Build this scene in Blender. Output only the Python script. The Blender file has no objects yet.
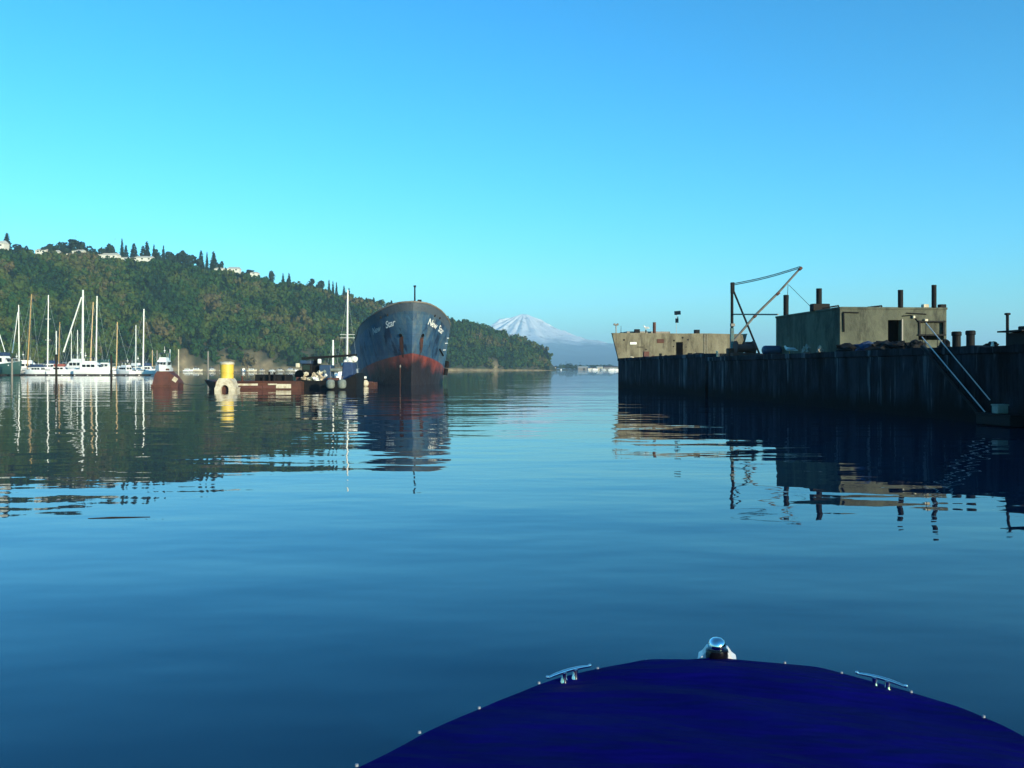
import bpy, bmesh, math, random
import numpy as np
from mathutils import Vector, Matrix, noise as mnoise

SC = bpy.context.scene
COL = SC.collection
R = math.radians
rng = np.random.default_rng(7)
random.seed(7)

# ------------------------------------------------------------------ camera, sky, sun, exposure
F = 900.0          # focal length in pixels of a 1024 px wide frame
HY = 369.0         # pixel row of the horizon
CH = 2.0           # eye height above the water

cam_d = bpy.data.cameras.new('camera')
cam = bpy.data.objects.new('camera', cam_d)
COL.objects.link(cam)
cam.location = (0, 0, CH)
cam.rotation_euler = (R(90), 0, 0)
cam_d.sensor_width = 36.0
cam_d.lens = F / 1024 * 36.0
cam_d.shift_y = -(384 - HY) / 1024
cam_d.clip_start = 0.05
cam_d.clip_end = 30000
SC.camera = cam

SUN_AZ, SUN_EL = R(141), R(9.0)      # clockwise from +Y (the view direction)
world = bpy.data.worlds.new('World')
SC.world = world
world.use_nodes = True
wn, wl = world.node_tree.nodes, world.node_tree.links
wn.clear()
w_out = wn.new('ShaderNodeOutputWorld')
w_bg = wn.new('ShaderNodeBackground')
w_sky = wn.new('ShaderNodeTexSky')
w_sky.sky_type = 'NISHITA'
w_sky.sun_disc = False
w_sky.sun_elevation = SUN_EL
w_sky.sun_rotation = SUN_AZ
w_sky.altitude = 0
w_sky.air_density = 1.0
w_sky.dust_density = 0.3
w_sky.ozone_density = 2.0
w_mul = wn.new('ShaderNodeMix')
w_mul.data_type = 'RGBA'
w_mul.blend_type = 'MULTIPLY'
w_mul.inputs[0].default_value = 1.0
w_mul.inputs[7].default_value = (0.42 / 4, 1.02 / 4, 1.15 / 4, 1)
w_gam = wn.new('ShaderNodeGamma')
w_gam.inputs[1].default_value = 1.3
w_mu2 = wn.new('ShaderNodeMix')
w_mu2.data_type = 'RGBA'
w_mu2.blend_type = 'MULTIPLY'
w_mu2.inputs[0].default_value = 1.0
w_mu2.inputs[7].default_value = (3.6, 3.8, 4.5, 1)
wl.new(w_sky.outputs[0], w_mul.inputs[6])
wl.new(w_mul.outputs[2], w_gam.inputs[0])
wl.new(w_gam.outputs[0], w_mu2.inputs[6])
w_sep = wn.new('ShaderNodeSeparateColor')
w_com = wn.new('ShaderNodeCombineColor')
wl.new(w_mu2.outputs[2], w_sep.inputs[0])
w_r = w_sep.outputs[0]
for op, val in (('MULTIPLY', 0.252), ('POWER', 1.85), ('MULTIPLY', 16.0)):   # deeper blue overhead
    w_m = wn.new('ShaderNodeMath')
    w_m.operation = op
    w_m.inputs[1].default_value = val
    wl.new(w_r, w_m.inputs[0])
    w_r = w_m.outputs[0]
w_lim = wn.new('ShaderNodeMath')
w_lim.operation = 'MULTIPLY'
w_lim.inputs[1].default_value = 1.2
wl.new(w_sep.outputs[0], w_lim.inputs[0])
w_min = wn.new('ShaderNodeMath')
w_min.operation = 'MINIMUM'
wl.new(w_r, w_min.inputs[0])
wl.new(w_lim.outputs[0], w_min.inputs[1])
wl.new(w_min.outputs[0], w_com.inputs[0])
wl.new(w_sep.outputs[1], w_com.inputs[1])
wl.new(w_sep.outputs[2], w_com.inputs[2])
wl.new(w_com.outputs[0], w_bg.inputs[0])
w_bg.inputs[1].default_value = 0.148
wl.new(w_bg.outputs[0], w_out.inputs[0])

sun_dir = Vector((math.sin(SUN_AZ) * math.cos(SUN_EL), math.cos(SUN_AZ) * math.cos(SUN_EL), math.sin(SUN_EL)))
sun_d = bpy.data.lights.new('sun', 'SUN')
sun = bpy.data.objects.new('sun', sun_d)
COL.objects.link(sun)
sun_d.energy = 3.9
sun_d.angle = R(0.53)
sun_d.color = (1.0, 0.88, 0.62)
sun.rotation_euler = sun_dir.to_track_quat('Z', 'Y').to_euler()
sun.location = (0, -50, 80)

SC.view_settings.view_transform = 'Standard'
SC.view_settings.look = 'None'
SC.view_settings.gamma = 1.0
SC.view_settings.use_curve_mapping = False
SC.view_settings.exposure = 0.85
SC.render.engine = 'CYCLES'
SC.cycles.use_denoising = True
SC.cycles.max_bounces = 8
SC.cycles.volume_bounces = 1
SC.cycles.sample_clamp_indirect = 4.0

# ------------------------------------------------------------------ helpers
def PX(px, D):
    return (px - 512) / F * D

def PZ(py, D):
    return CH + (HY - py) / F * D

def PT(px, py, D):
    return Vector((PX(px, D), D, PZ(py, D)))

def lerp(a, b, t):
    return a + (b - a) * t

class MB:
    """collects shapes, then links them as one mesh object"""
    def __init__(self):
        self.v, self.f, self.m = [], [], []
    def add(self, vs, fs, mi=0):
        o = len(self.v)
        self.v += [tuple(x) for x in vs]
        self.f += [tuple(i + o for i in q) for q in fs]
        self.m += [mi] * len(fs)
        return self
    def box(self, c, s, rz=0.0, mi=0, rx=0.0, ry=0.0, taper=1.0, b=0.0):
        hx, hy, hz = s[0] / 2, s[1] / 2, s[2] / 2
        M = Matrix.Translation(c) @ Matrix.Rotation(rz, 4, 'Z') @ Matrix.Rotation(ry, 4, 'Y') @ Matrix.Rotation(rx, 4, 'X')
        if b > 0:
            bm = bmesh.new()
            bmesh.ops.create_cube(bm, size=1.0)
            for q in bm.verts:
                k = taper if q.co.z > 0 else 1
                q.co = Vector((q.co.x * s[0] * k, q.co.y * s[1] * k, q.co.z * s[2]))
            bmesh.ops.bevel(bm, geom=bm.edges[:], offset=b, segments=2, affect='EDGES', profile=0.5)
            bm.verts.index_update()
            self.add([M @ q.co for q in bm.verts], [[q.index for q in f.verts] for f in bm.faces], mi)
            bm.free()
            return self
        vs = []
        for z, k in ((-hz, 1.0), (hz, taper)):
            for x, y in ((-hx, -hy), (hx, -hy), (hx, hy), (-hx, hy)):
                vs.append(M @ Vector((x * k, y * k, z)))
        return self.add(vs, [(3, 2, 1, 0), (4, 5, 6, 7), (0, 1, 5, 4), (1, 2, 6, 5), (2, 3, 7, 6), (3, 0, 4, 7)], mi)
    def tube(self, p0, p1, r0, r1=None, n=8, mi=0, caps=True):
        r1 = r0 if r1 is None else r1
        p0, p1 = Vector(p0), Vector(p1)
        d = (p1 - p0).normalized()
        a = d.orthogonal().normalized()
        b = d.cross(a)
        vs = []
        for p, r in ((p0, r0), (p1, r1)):
            for k in range(n):
                t = 2 * math.pi * k / n
                vs.append(p + a * math.cos(t) * r + b * math.sin(t) * r)
        fs = [(k, (k + 1) % n, n + (k + 1) % n, n + k) for k in range(n)]
        if caps:
            fs += [tuple(range(n - 1, -1, -1)), tuple(range(n, 2 * n))]
        return self.add(vs, fs, mi)
    def path(self, pts, r, n=6, mi=0):
        for a, b in zip(pts[:-1], pts[1:]):
            self.tube(a, b, r, r, n, mi)
        return self
    def lathe(self, c, prof, n=16, mi=0, axis='Z'):
        c = Vector(c)
        vs, fs = [], []
        for r, z in prof:
            for k in range(n):
                t = 2 * math.pi * k / n
                if axis == 'Z':
                    vs.append(c + Vector((r * math.cos(t), r * math.sin(t), z)))
                elif axis == 'X':
                    vs.append(c + Vector((z, r * math.cos(t), r * math.sin(t))))
                else:
                    vs.append(c + Vector((r * math.sin(t), z, r * math.cos(t))))
        for j in range(len(prof) - 1):
            for k in range(n):
                fs.append((j * n + k, j * n + (k + 1) % n, (j + 1) * n + (k + 1) % n, (j + 1) * n + k))
        fs += [tuple(range(n - 1, -1, -1)), tuple(range((len(prof) - 1) * n, len(prof) * n))]
        return self.add(vs, fs, mi)
    def loft(self, rings, closed=False, mi=0, cap0=False, cap1=False):
        n = len(rings[0])
        vs = [p for r in rings for p in r]
        fs = []
        for j in range(len(rings) - 1):
            for k in range(n if closed else n - 1):
                fs.append((j * n + k, j * n + (k + 1) % n, (j + 1) * n + (k + 1) % n, (j + 1) * n + k))
        if cap0:
            fs.append(tuple(range(n - 1, -1, -1)))
        if cap1:
            fs.append(tuple(range((len(rings) - 1) * n, len(rings) * n)))
        return self.add(vs, fs, mi)
    def prism(self, poly, y0, y1, mi=0, M=None):
        """poly in local x,z; extruded along y"""
        n = len(poly)
        vs = [Vector((x, y0, z)) for x, z in poly] + [Vector((x, y1, z)) for x, z in poly]
        if M:
            vs = [M @ q for q in vs]
        fs = [(k, (k + 1) % n, n + (k + 1) % n, n + k) for k in range(n)]
        fs += [tuple(range(n - 1, -1, -1)), tuple(range(n, 2 * n))]
        return self.add(vs, fs, mi)
    def blob(self, c, s, seed=0, amp=0.25, sub=2, mi=0, freq=1.3):
        bm = bmesh.new()
        bmesh.ops.create_icosphere(bm, subdivisions=sub, radius=1.0)
        off = Vector((seed * 7.13, seed * 3.7, seed * 1.9))
        vs = []
        for q in bm.verts:
            k = 1 + amp * mnoise.noise(q.co * freq + off)
            vs.append(Vector(c) + Vector((q.co.x * s[0], q.co.y * s[1], q.co.z * s[2])) * k)
        bm.verts.index_update()
        fs = [[q.index for q in f.verts] for f in bm.faces]
        bm.free()
        return self.add(vs, fs, mi)
    def build(self, name, mats, parent=None, smooth=False, fix=True):
        me = bpy.data.meshes.new(name)
        me.from_pydata(self.v, [], self.f)
        mats = mats if isinstance(mats, (list, tuple)) else [mats]
        for m in mats:
            me.materials.append(m)
        me.polygons.foreach_set('material_index', self.m)
        if fix:
            bm = bmesh.new()
            bm.from_mesh(me)
            bmesh.ops.recalc_face_normals(bm, faces=bm.faces[:])
            bm.to_mesh(me)
            bm.free()
        if smooth:
            me.polygons.foreach_set('use_smooth', [True] * len(me.polygons))
            try:
                me.set_sharp_from_angle(angle=R(42))
            except Exception:
                pass
        me.update()
        o = bpy.data.objects.new(name, me)
        COL.objects.link(o)
        if parent:
            o.parent = parent
        return o

def tag(o, label, cat, group=None):
    o['label'] = label
    o['category'] = cat
    if group:
        o['group'] = group
    return o

def thing(name, label, cat, loc=(0, 0, 0), rz=0.0, group=None):
    o = bpy.data.objects.new(name, None)
    o.empty_display_size = 0.2
    COL.objects.link(o)
    o.location = loc
    o.rotation_euler = (0, 0, rz)
    return tag(o, label, cat, group)

def copy_tree(o, parent=None):
    c = o.copy()
    COL.objects.link(c)
    c.parent = parent
    for ch in list(o.children):
        copy_tree(ch, c)
    return c

def numpy_mesh(name, V, Fq, mat, attr=None, smooth=False):
    """V (n,3), Fq (m,4) -> mesh object"""
    me = bpy.data.meshes.new(name)
    k = Fq.shape[1]
    me.vertices.add(len(V))
    me.vertices.foreach_set('co', np.ascontiguousarray(V, dtype=np.float32).ravel())
    me.loops.add(Fq.size)
    me.loops.foreach_set('vertex_index', np.ascontiguousarray(Fq, dtype=np.int32).ravel())
    me.polygons.add(len(Fq))
    me.polygons.foreach_set('loop_start', np.arange(0, Fq.size, k, dtype=np.int32))
    me.materials.append(mat)
    if attr is not None:
        for an, av in attr.items():
            a = me.attributes.new(an, 'FLOAT', 'POINT')
            a.data.foreach_set('value', np.ascontiguousarray(av, dtype=np.float32))
    me.update(calc_edges=True)
    me.validate()
    if smooth:
        me.polygons.foreach_set('use_smooth', [True] * len(me.polygons))
    return me

# ------------------------------------------------------------------ materials
def new_mat(name):
    m = bpy.data.materials.new(name)
    m.use_nodes = True
    n = m.node_tree.nodes
    return m, n, m.node_tree.links, n['Principled BSDF']

def mixc(n, l, fac, a, b):
    x = n.new('ShaderNodeMix')
    x.data_type = 'RGBA'
    for sock, val in ((x.inputs[0], fac), (x.inputs[6], a), (x.inputs[7], b)):
        if hasattr(val, 'links') or hasattr(val, 'is_linked'):
            l.new(val, sock)
        else:
            sock.default_value = val if not isinstance(val, tuple) or len(val) == 4 else (*val, 1)
    return x.outputs[2]

def noise_fac(n, l, scale, stretch=(1, 1, 1), lo=0.4, hi=0.62, detail=5, coord='Object', rough=0.6, loc=(0, 0, 0)):
    tc = n.new('ShaderNodeTexCoord')
    mp = n.new('ShaderNodeMapping')
    mp.inputs['Scale'].default_value = stretch
    mp.inputs['Location'].default_value = loc
    l.new(tc.outputs[coord], mp.inputs[0])
    nz = n.new('ShaderNodeTexNoise')
    nz.inputs['Scale'].default_value = scale
    nz.inputs['Detail'].default_value = detail
    nz.inputs['Roughness'].default_value = rough
    l.new(mp.outputs[0], nz.inputs[0])
    mr = n.new('ShaderNodeMapRange')
    mr.inputs[1].default_value = lo
    mr.inputs[2].default_value = hi
    l.new(nz.outputs[0], mr.inputs[0])
    return mr.outputs[0]

def mat(name, c, rough=0.6, metal=0.0, c2=None, scale=2.0, stretch=(1, 1, 1), lo=0.4, hi=0.65, c3=None, scale3=6.0, lo3=0.55, hi3=0.7, bump=0.0, stretch3=None, spec=0.5):
    m, n, l, p = new_mat(name)
    p.inputs['Roughness'].default_value = rough
    p.inputs['Metallic'].default_value = metal
    p.inputs['Specular IOR Level'].default_value = spec
    p.inputs['Base Color'].default_value = (*c, 1)
    if c2:
        col = mixc(n, l, noise_fac(n, l, scale, stretch, lo, hi), c, c2)
        if c3:
            col = mixc(n, l, noise_fac(n, l, scale3, stretch3 or stretch, lo3, hi3, loc=(3.1, 7.7, 1.3)), col, c3)
        l.new(col, p.inputs['Base Color'])
    if bump > 0:
        b = n.new('ShaderNodeBump')
        b.inputs['Distance'].default_value = bump
        l.new(noise_fac(n, l, scale * 4, (1, 1, 1), 0, 1), b.inputs['Height'])
        l.new(b.outputs[0], p.inputs['Normal'])
    return m

M = {}
M['white'] = mat('white_paint', (0.78, 0.77, 0.72), 0.4, c2=(0.6, 0.58, 0.5), scale=1.2, lo=0.5, hi=0.8)
M['gelcoat'] = mat('white_gelcoat', (0.8, 0.8, 0.78), 0.25)
M['cream'] = mat('cream_paint', (0.62, 0.56, 0.42), 0.6, c2=(0.4, 0.3, 0.18), scale=2.5, lo=0.45, hi=0.7)
M['yellow'] = mat('yellow_paint', (0.72, 0.5, 0.06), 0.5, c2=(0.6, 0.38, 0.05), scale=2.2, lo=0.45, hi=0.7, c3=(0.3, 0.15, 0.05), lo3=0.64, hi3=0.7)
M['tan_wood'] = mat('varnished_spruce', (0.48, 0.3, 0.11), 0.4, c2=(0.4, 0.23, 0.08), stretch=(4, 4, 0.5))
M['alu'] = mat('white_spar', (0.78, 0.77, 0.72), 0.35)
M['green_hull'] = mat('dark_green_paint', (0.02, 0.06, 0.055), 0.3)
M['blue_canvas'] = mat('blue_canvas', (0.012, 0.035, 0.10), 0.85, c2=(0.02, 0.05, 0.12), scale=3)
M['red_canvas'] = mat('faded_red_canvas', (0.30, 0.08, 0.06), 0.85)
M['glass'] = mat('dark_glass', (0.01, 0.014, 0.018), 0.08)
M['pile'] = mat('creosote_timber', (0.035, 0.028, 0.022), 0.85, c2=(0.018, 0.015, 0.013), stretch=(3, 3, 0.4), scale=2.5, spec=0.15)
M['dock'] = mat('weathered_planks', (0.2, 0.17, 0.13), 0.85, c2=(0.12, 0.1, 0.08), stretch=(0.4, 3, 1))
M['rust'] = mat('rusty_steel', (0.10, 0.032, 0.018), 0.8, c2=(0.055, 0.02, 0.014), scale=1.1, c3=(0.03, 0.015, 0.012), lo3=0.55, hi3=0.72)
M['redlead'] = mat('red_lead_steel', (0.12, 0.038, 0.027), 0.75, c2=(0.07, 0.027, 0.022), scale=0.8, c3=(0.06, 0.03, 0.025), lo3=0.6, hi3=0.75)
M['black_steel'] = mat('black_steel', (0.008, 0.009, 0.011), 0.65, c2=(0.018, 0.014, 0.012), spec=0.12, scale=1.5, lo=0.5, hi=0.75)
M['blue_steel'] = mat('blue_painted_steel', (0.02, 0.05, 0.11), 0.5, c2=(0.04, 0.05, 0.07), scale=1.4, lo=0.5, hi=0.75)
M['teal'] = mat('teal_painted_steel', (0.03, 0.12, 0.13), 0.5, c2=(0.06, 0.06, 0.05), scale=2, lo=0.5, hi=0.7)
M['grey_steel'] = mat('weathered_grey_steel', (0.22, 0.2, 0.17), 0.55, c2=(0.16, 0.09, 0.06), scale=3, lo=0.5, hi=0.7)
M['galv'] = mat('galvanised_steel', (0.5, 0.52, 0.52), 0.4, metal=0.3)
M['wall_white'] = mat('pale_siding', (0.75, 0.71, 0.62), 0.8)
M['roof_pale'] = mat('pale_roofing', (0.7, 0.66, 0.56), 0.8, c2=(0.5, 0.47, 0.4), scale=0.6)
M['roof_dark'] = mat('dark_shingle', (0.06, 0.055, 0.05), 0.85)
M['grey_tarp'] = mat('grey_plastic', (0.2, 0.23, 0.2), 0.6, c2=(0.12, 0.14, 0.12))
M['sack'] = mat('pale_sacking', (0.5, 0.42, 0.3), 0.8, c2=(0.25, 0.18, 0.12), scale=4)
M['opening_shade'] = mat('painted_opening_shade', (0.003, 0.003, 0.004), 0.9, spec=0.0)  # near-black colour stands in for the shade inside openings
M['rope'] = mat('old_rope', (0.2, 0.17, 0.12), 0.9)
M['bark'] = mat('bark', (0.07, 0.05, 0.035), 0.9)
M['gull'] = mat('white_feathers', (0.8, 0.8, 0.78), 0.8)
M['gull_grey'] = mat('grey_feathers', (0.35, 0.37, 0.4), 0.8)
M['orange'] = mat('orange_beak', (0.6, 0.3, 0.05), 0.6)
M['sign'] = mat('blue_black_sign', (0.004, 0.012, 0.022), 0.7, spec=0.03)

def concrete(name, base, base2, stain, streak, wet=None, vs=0.14):
    m, n, l, p = new_mat(name)
    p.inputs['Roughness'].default_value = 0.9
    p.inputs['Specular IOR Level'].default_value = 0.06
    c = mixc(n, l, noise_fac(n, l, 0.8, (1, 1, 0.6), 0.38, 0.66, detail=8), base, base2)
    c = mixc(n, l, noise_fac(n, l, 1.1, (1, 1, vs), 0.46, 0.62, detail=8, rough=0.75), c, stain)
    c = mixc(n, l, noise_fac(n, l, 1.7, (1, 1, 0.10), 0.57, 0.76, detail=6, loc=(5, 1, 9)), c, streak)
    if wet:
        tc = n.new('ShaderNodeTexCoord')
        sx = n.new('ShaderNodeSeparateXYZ')
        l.new(tc.outputs['Object'], sx.inputs[0])
        ad = n.new('ShaderNodeMath')
        ad.operation = 'MULTIPLY_ADD'
        ad.inputs[1].default_value = 0.9
        l.new(noise_fac(n, l, 0.5, (1, 1, 0.2), 0.3, 0.7), ad.inputs[0])
        l.new(sx.outputs[2], ad.inputs[2])
        mr = n.new('ShaderNodeMapRange')
        mr.inputs[1].default_value = 1.5
        mr.inputs[2].default_value = 0.8
        l.new(ad.outputs[0], mr.inputs[0])
        c = mixc(n, l, mr.outputs[0], c, wet)
    l.new(c, p.inputs['Base Color'])
    b = n.new('ShaderNodeBump')
    b.inputs['Distance'].default_value = 0.03
    l.new(noise_fac(n, l, 3.0, (1, 1, 1), 0.2, 0.8, detail=8), b.inputs['Height'])
    l.new(b.outputs[0], p.inputs['Normal'])
    return m

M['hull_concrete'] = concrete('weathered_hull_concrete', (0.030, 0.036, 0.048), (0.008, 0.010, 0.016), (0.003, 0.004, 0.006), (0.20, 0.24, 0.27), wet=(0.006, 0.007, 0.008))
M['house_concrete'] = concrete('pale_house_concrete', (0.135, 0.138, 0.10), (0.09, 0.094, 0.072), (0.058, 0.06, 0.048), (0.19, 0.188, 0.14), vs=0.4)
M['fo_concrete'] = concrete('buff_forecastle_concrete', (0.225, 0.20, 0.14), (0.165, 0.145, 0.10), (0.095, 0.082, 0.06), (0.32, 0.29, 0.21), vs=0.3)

# ship hull: blue topsides, red boot-topping that follows the trim, darkening to black towards the waterline
def ship_mat():
    m, n, l, p = new_mat('old_ship_paint')
    p.inputs['Roughness'].default_value = 0.55
    tc = n.new('ShaderNodeTexCoord')
    sx = n.new('ShaderNodeSeparateXYZ')
    l.new(tc.outputs['Object'], sx.inputs[0])
    blue = mixc(n, l, noise_fac(n, l, 0.45, (1, 1, 0.5), 0.35, 0.65), (0.02, 0.068, 0.145), (0.048, 0.115, 0.18))
    blue = mixc(n, l, noise_fac(n, l, 0.8, (1, 1, 0.12), 0.50, 0.68, detail=8, rough=.7), blue, (0.10, 0.135, 0.155))
    blue = mixc(n, l, noise_fac(n, l, 0.7, (1, 1, 0.35), 0.56, 0.62, detail=4, loc=(9, 2, 5)), blue, (0.008, 0.026, 0.065))
    blue = mixc(n, l, noise_fac(n, l, 1.5, (1, 1, 0.15), 0.62, 0.72, detail=8, rough=.7, loc=(4, 4, 2)), blue, (0.085, 0.045, 0.03))
    cy = n.new('ShaderNodeCombineXYZ')
    l.new(sx.outputs[1], cy.inputs[0])
    l.new(sx.outputs[2], cy.inputs[1])
    bk = n.new('ShaderNodeTexBrick')
    bk.inputs['Scale'].default_value = 1.0
    bk.inputs['Brick Width'].default_value = 3.4
    bk.inputs['Row Height'].default_value = 1.25
    bk.inputs['Mortar Size'].default_value = 0.018
    bk.inputs['Color1'].default_value = (0.55, 0.55, 0.55, 1)
    bk.inputs['Color2'].default_value = (1.0, 1.0, 1.0, 1)
    bk.inputs['Mortar'].default_value = (0.35, 0.33, 0.32, 1)
    l.new(cy.outputs[0], bk.inputs['Vector'])
    pm = n.new('ShaderNodeMix')
    pm.data_type = 'RGBA'
    pm.blend_type = 'MULTIPLY'
    pm.inputs[0].default_value = 0.5
    l.new(blue, pm.inputs[6])
    l.new(bk.outputs['Color'], pm.inputs[7])
    blue = pm.outputs[2]
    # sheer strake: greyer band along the rail (uses the height attribute baked per vertex)
    at = n.new('ShaderNodeAttribute')
    at.attribute_name = 'rail'
    rb = n.new('ShaderNodeMapRange')
    rb.inputs[1].default_value = 1.15
    rb.inputs[2].default_value = 1.0
    l.new(at.outputs['Fac'], rb.inputs[0])
    blue = mixc(n, l, rb.outputs[0], blue, (0.062, 0.082, 0.105))
    red = mixc(n, l, noise_fac(n, l, 0.9, (1, 1, 0.3), 0.35, 0.65), (0.23, 0.05, 0.038), (0.14, 0.032, 0.028))
    ma = n.new('ShaderNodeMath')
    ma.operation = 'MULTIPLY_ADD'
    ma.inputs[1].default_value = 0.17
    l.new(sx.outputs[1], ma.inputs[0])
    l.new(sx.outputs[2], ma.inputs[2])
    st = n.new('ShaderNodeMapRange')
    st.inputs[1].default_value = 3.86
    st.inputs[2].default_value = 3.80
    l.new(ma.outputs[0], st.inputs[0])
    c = mixc(n, l, st.outputs[0], blue, red)
    mb = n.new('ShaderNodeMath')
    mb.operation = 'MULTIPLY_ADD'
    mb.inputs[1].default_value = 2.0
    l.new(noise_fac(n, l, 0.6, (1, 1, 0.25), 0.25, 0.75, loc=(2, 2, 2)), mb.inputs[0])
    l.new(ma.outputs[0], mb.inputs[2])
    bl = n.new('ShaderNodeMapRange')
    bl.inputs[1].default_value = 4.7
    bl.inputs[2].default_value = 3.4
    l.new(mb.outputs[0], bl.inputs[0])
    c = mixc(n, l, bl.outputs[0], c, (0.016, 0.012, 0.016))
    l.new(c, p.inputs['Base Color'])
    b = n.new('ShaderNodeBump')
    b.inputs['Distance'].default_value = 0.08
    l.new(noise_fac(n, l, 0.8, (1, 1, 1), 0.2, 0.8, detail=3), b.inputs['Height'])
    l.new(b.outputs[0], p.inputs['Normal'])
    return m
M['ship'] = ship_mat()
M['rust_streak'] = mat('rust_stain', (0.08, 0.027, 0.019), 0.9, c2=(0.022, 0.011, 0.010), scale=2.0, stretch=(1, 1, 0.3))
M['letter'] = mat('white_lettering', (0.75, 0.75, 0.72), 0.6)
M['letter_worn'] = mat('worn_lettering', (0.5, 0.52, 0.52), 0.6, c2=(0.16, 0.2, 0.24), scale=5, lo=0.5, hi=0.7)

def leaf_mat(name, c0, c1, c2, c3):
    m, n, l, p = new_mat(name)
    p.inputs['Roughness'].default_value = 0.7
    p.inputs['Specular IOR Level'].default_value = 0.15
    at = n.new('ShaderNodeAttribute')
    at.attribute_name = 'tint'
    oi = n.new('ShaderNodeObjectInfo')
    ad = n.new('ShaderNodeMath')
    ad.operation = 'ADD'
    l.new(at.outputs['Fac'], ad.inputs[0])
    sc_ = n.new('ShaderNodeSeparateColor')
    l.new(oi.outputs['Color'], sc_.inputs[0])
    l.new(sc_.outputs[0], ad.inputs[1])
    fr = n.new('ShaderNodeMath')
    fr.operation = 'FRACT'
    l.new(ad.outputs[0], fr.inputs[0])
    cr = n.new('ShaderNodeValToRGB')
    e = cr.color_ramp.elements
    e[0].position, e[0].color = 0.0, (*c0, 1)
    e[1].position, e[1].color = 1.0, (*c3, 1)
    x = e.new(0.45)
    x.color = (*c1, 1)
    x = e.new(0.8)
    x.color = (*c2, 1)
    l.new(fr.outputs[0], cr.inputs[0])
    l.new(cr.outputs[0], p.inputs['Base Color'])
    return m
M['leaf'] = leaf_mat('mixed_foliage', (0.005, 0.024, 0.009), (0.020, 0.060, 0.010), (0.062, 0.084, 0.014), (0.105, 0.085, 0.034))
M['leaf_dark'] = leaf_mat('conifer_foliage', (0.012, 0.03, 0.018), (0.016, 0.04, 0.02), (0.022, 0.045, 0.022), (0.03, 0.045, 0.022))

# ------------------------------------------------------------------ water
def water_mat():
    m, n, l, p = new_mat('harbour_water')
    p.inputs['Base Color'].default_value = (0.0002, 0.012, 0.038, 1)
    p.inputs['Roughness'].default_value = 0.015
    p.inputs['IOR'].default_value = 1.333
    p.inputs['Specular Tint'].default_value = (0.3, 0.8, 0.9, 1)
    tc = n.new('ShaderNodeTexCoord')
    total = None
    for scale, st, amp, det, rot in ((0.055, (0.55, 1, 1), 0.075, 2, 0.10), (0.22, (0.45, 1, 1), 0.075, 2, -0.12),
                                     (0.8, (0.5, 1, 1), 0.019, 2, 0.15), (2.6, (0.6, 1, 1), 0.0017, 2, -0.2)):
        mp = n.new('ShaderNodeMapping')
        mp.inputs['Scale'].default_value = st
        mp.inputs['Rotation'].default_value = (0, 0, rot)
        l.new(tc.outputs['Object'], mp.inputs[0])
        nz = n.new('ShaderNodeTexNoise')
        nz.inputs['Scale'].default_value = scale
        nz.inputs['Detail'].default_value = det
        nz.inputs['Roughness'].default_value = 0.45
        l.new(mp.outputs[0], nz.inputs[0])
        mu = n.new('ShaderNodeMath')
        mu.operation = 'MULTIPLY_ADD'
        mu.inputs[1].default_value = amp
        l.new(nz.outputs[0], mu.inputs[0])
        if total is None:
            mu.inputs[2].default_value = 0
        else:
            l.new(total, mu.inputs[2])
        total = mu.outputs[0]
    # calm and ruffled patches
    pf = noise_fac(n, l, 0.03, (0.4, 1, 1), 0.35, 0.7, detail=2)
    m2 = n.new('ShaderNodeMapRange')
    m2.inputs[3].default_value = 0.6
    m2.inputs[4].default_value = 1.25
    l.new(pf, m2.inputs[0])
    b = n.new('ShaderNodeBump')
    b.inputs['Distance'].default_value = 1.0
    l.new(m2.outputs[0], b.inputs['Distance'])
    l.new(total, b.inputs['Height'])
    l.new(b.outputs[0], p.inputs['Normal'])
    return m
M['water'] = water_mat()
w = MB()
w.add([(-9000, -1200, 0), (9000, -1200, 0), (9000, 17000, 0), (-9000, 17000, 0)], [(0, 1, 2, 3)])
wo = w.build('water', M['water'])
wo['kind'] = 'structure'

# ------------------------------------------------------------------ hill
RX = [-700, -300, 0, 30, 60, 100, 150, 185, 215, 245, 290, 330, 365, 400, 450, 480, 500, 520, 535, 545, 550, 556]
RY = [236, 240, 247, 249, 251, 254, 258, 262, 267, 273, 281, 290, 298, 305, 317, 323.5, 329, 337.5, 343, 349, 358, 368.5]
def ridge_y(px): return float(np.interp(px, RX, RY))
def base_D(px): return float(np.interp(px, [-700, -300, 0, 300, 550, 560], [480, 520, 610, 790, 1180, 1190]))
def hill_w(px): return float(np.interp(px, [-700, 0, 300, 450, 520, 550], [260, 230, 180, 120, 60, 25]))
TREE_H = 9.0
def hill_pt(px, v):
    D0, W = base_D(px), hill_w(px)
    Dr = D0 + W
    zr = max(0.6, CH + (HY - ridge_y(px)) / F * Dr - TREE_H * min(1.0, (HY - ridge_y(px)) / 18))
    if v <= 1:
        D = D0 + W * v
        z = zr * (0.25 * min(1, v * 9) * v ** 0.3 + 0.75 * v ** 1.0) if v > 0 else -1.5
        z += 2.2 * mnoise.noise(Vector((px * 0.025, v * 5, 0))) * min(1, v * 4) * min(1.0, zr / 40)
    else:
        D = Dr + (v - 1) * 320
        z = zr - (v - 1) * 14
    if v >= 1.95:
        z = -3
    return Vector((PX(px, D), D, z))

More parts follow.
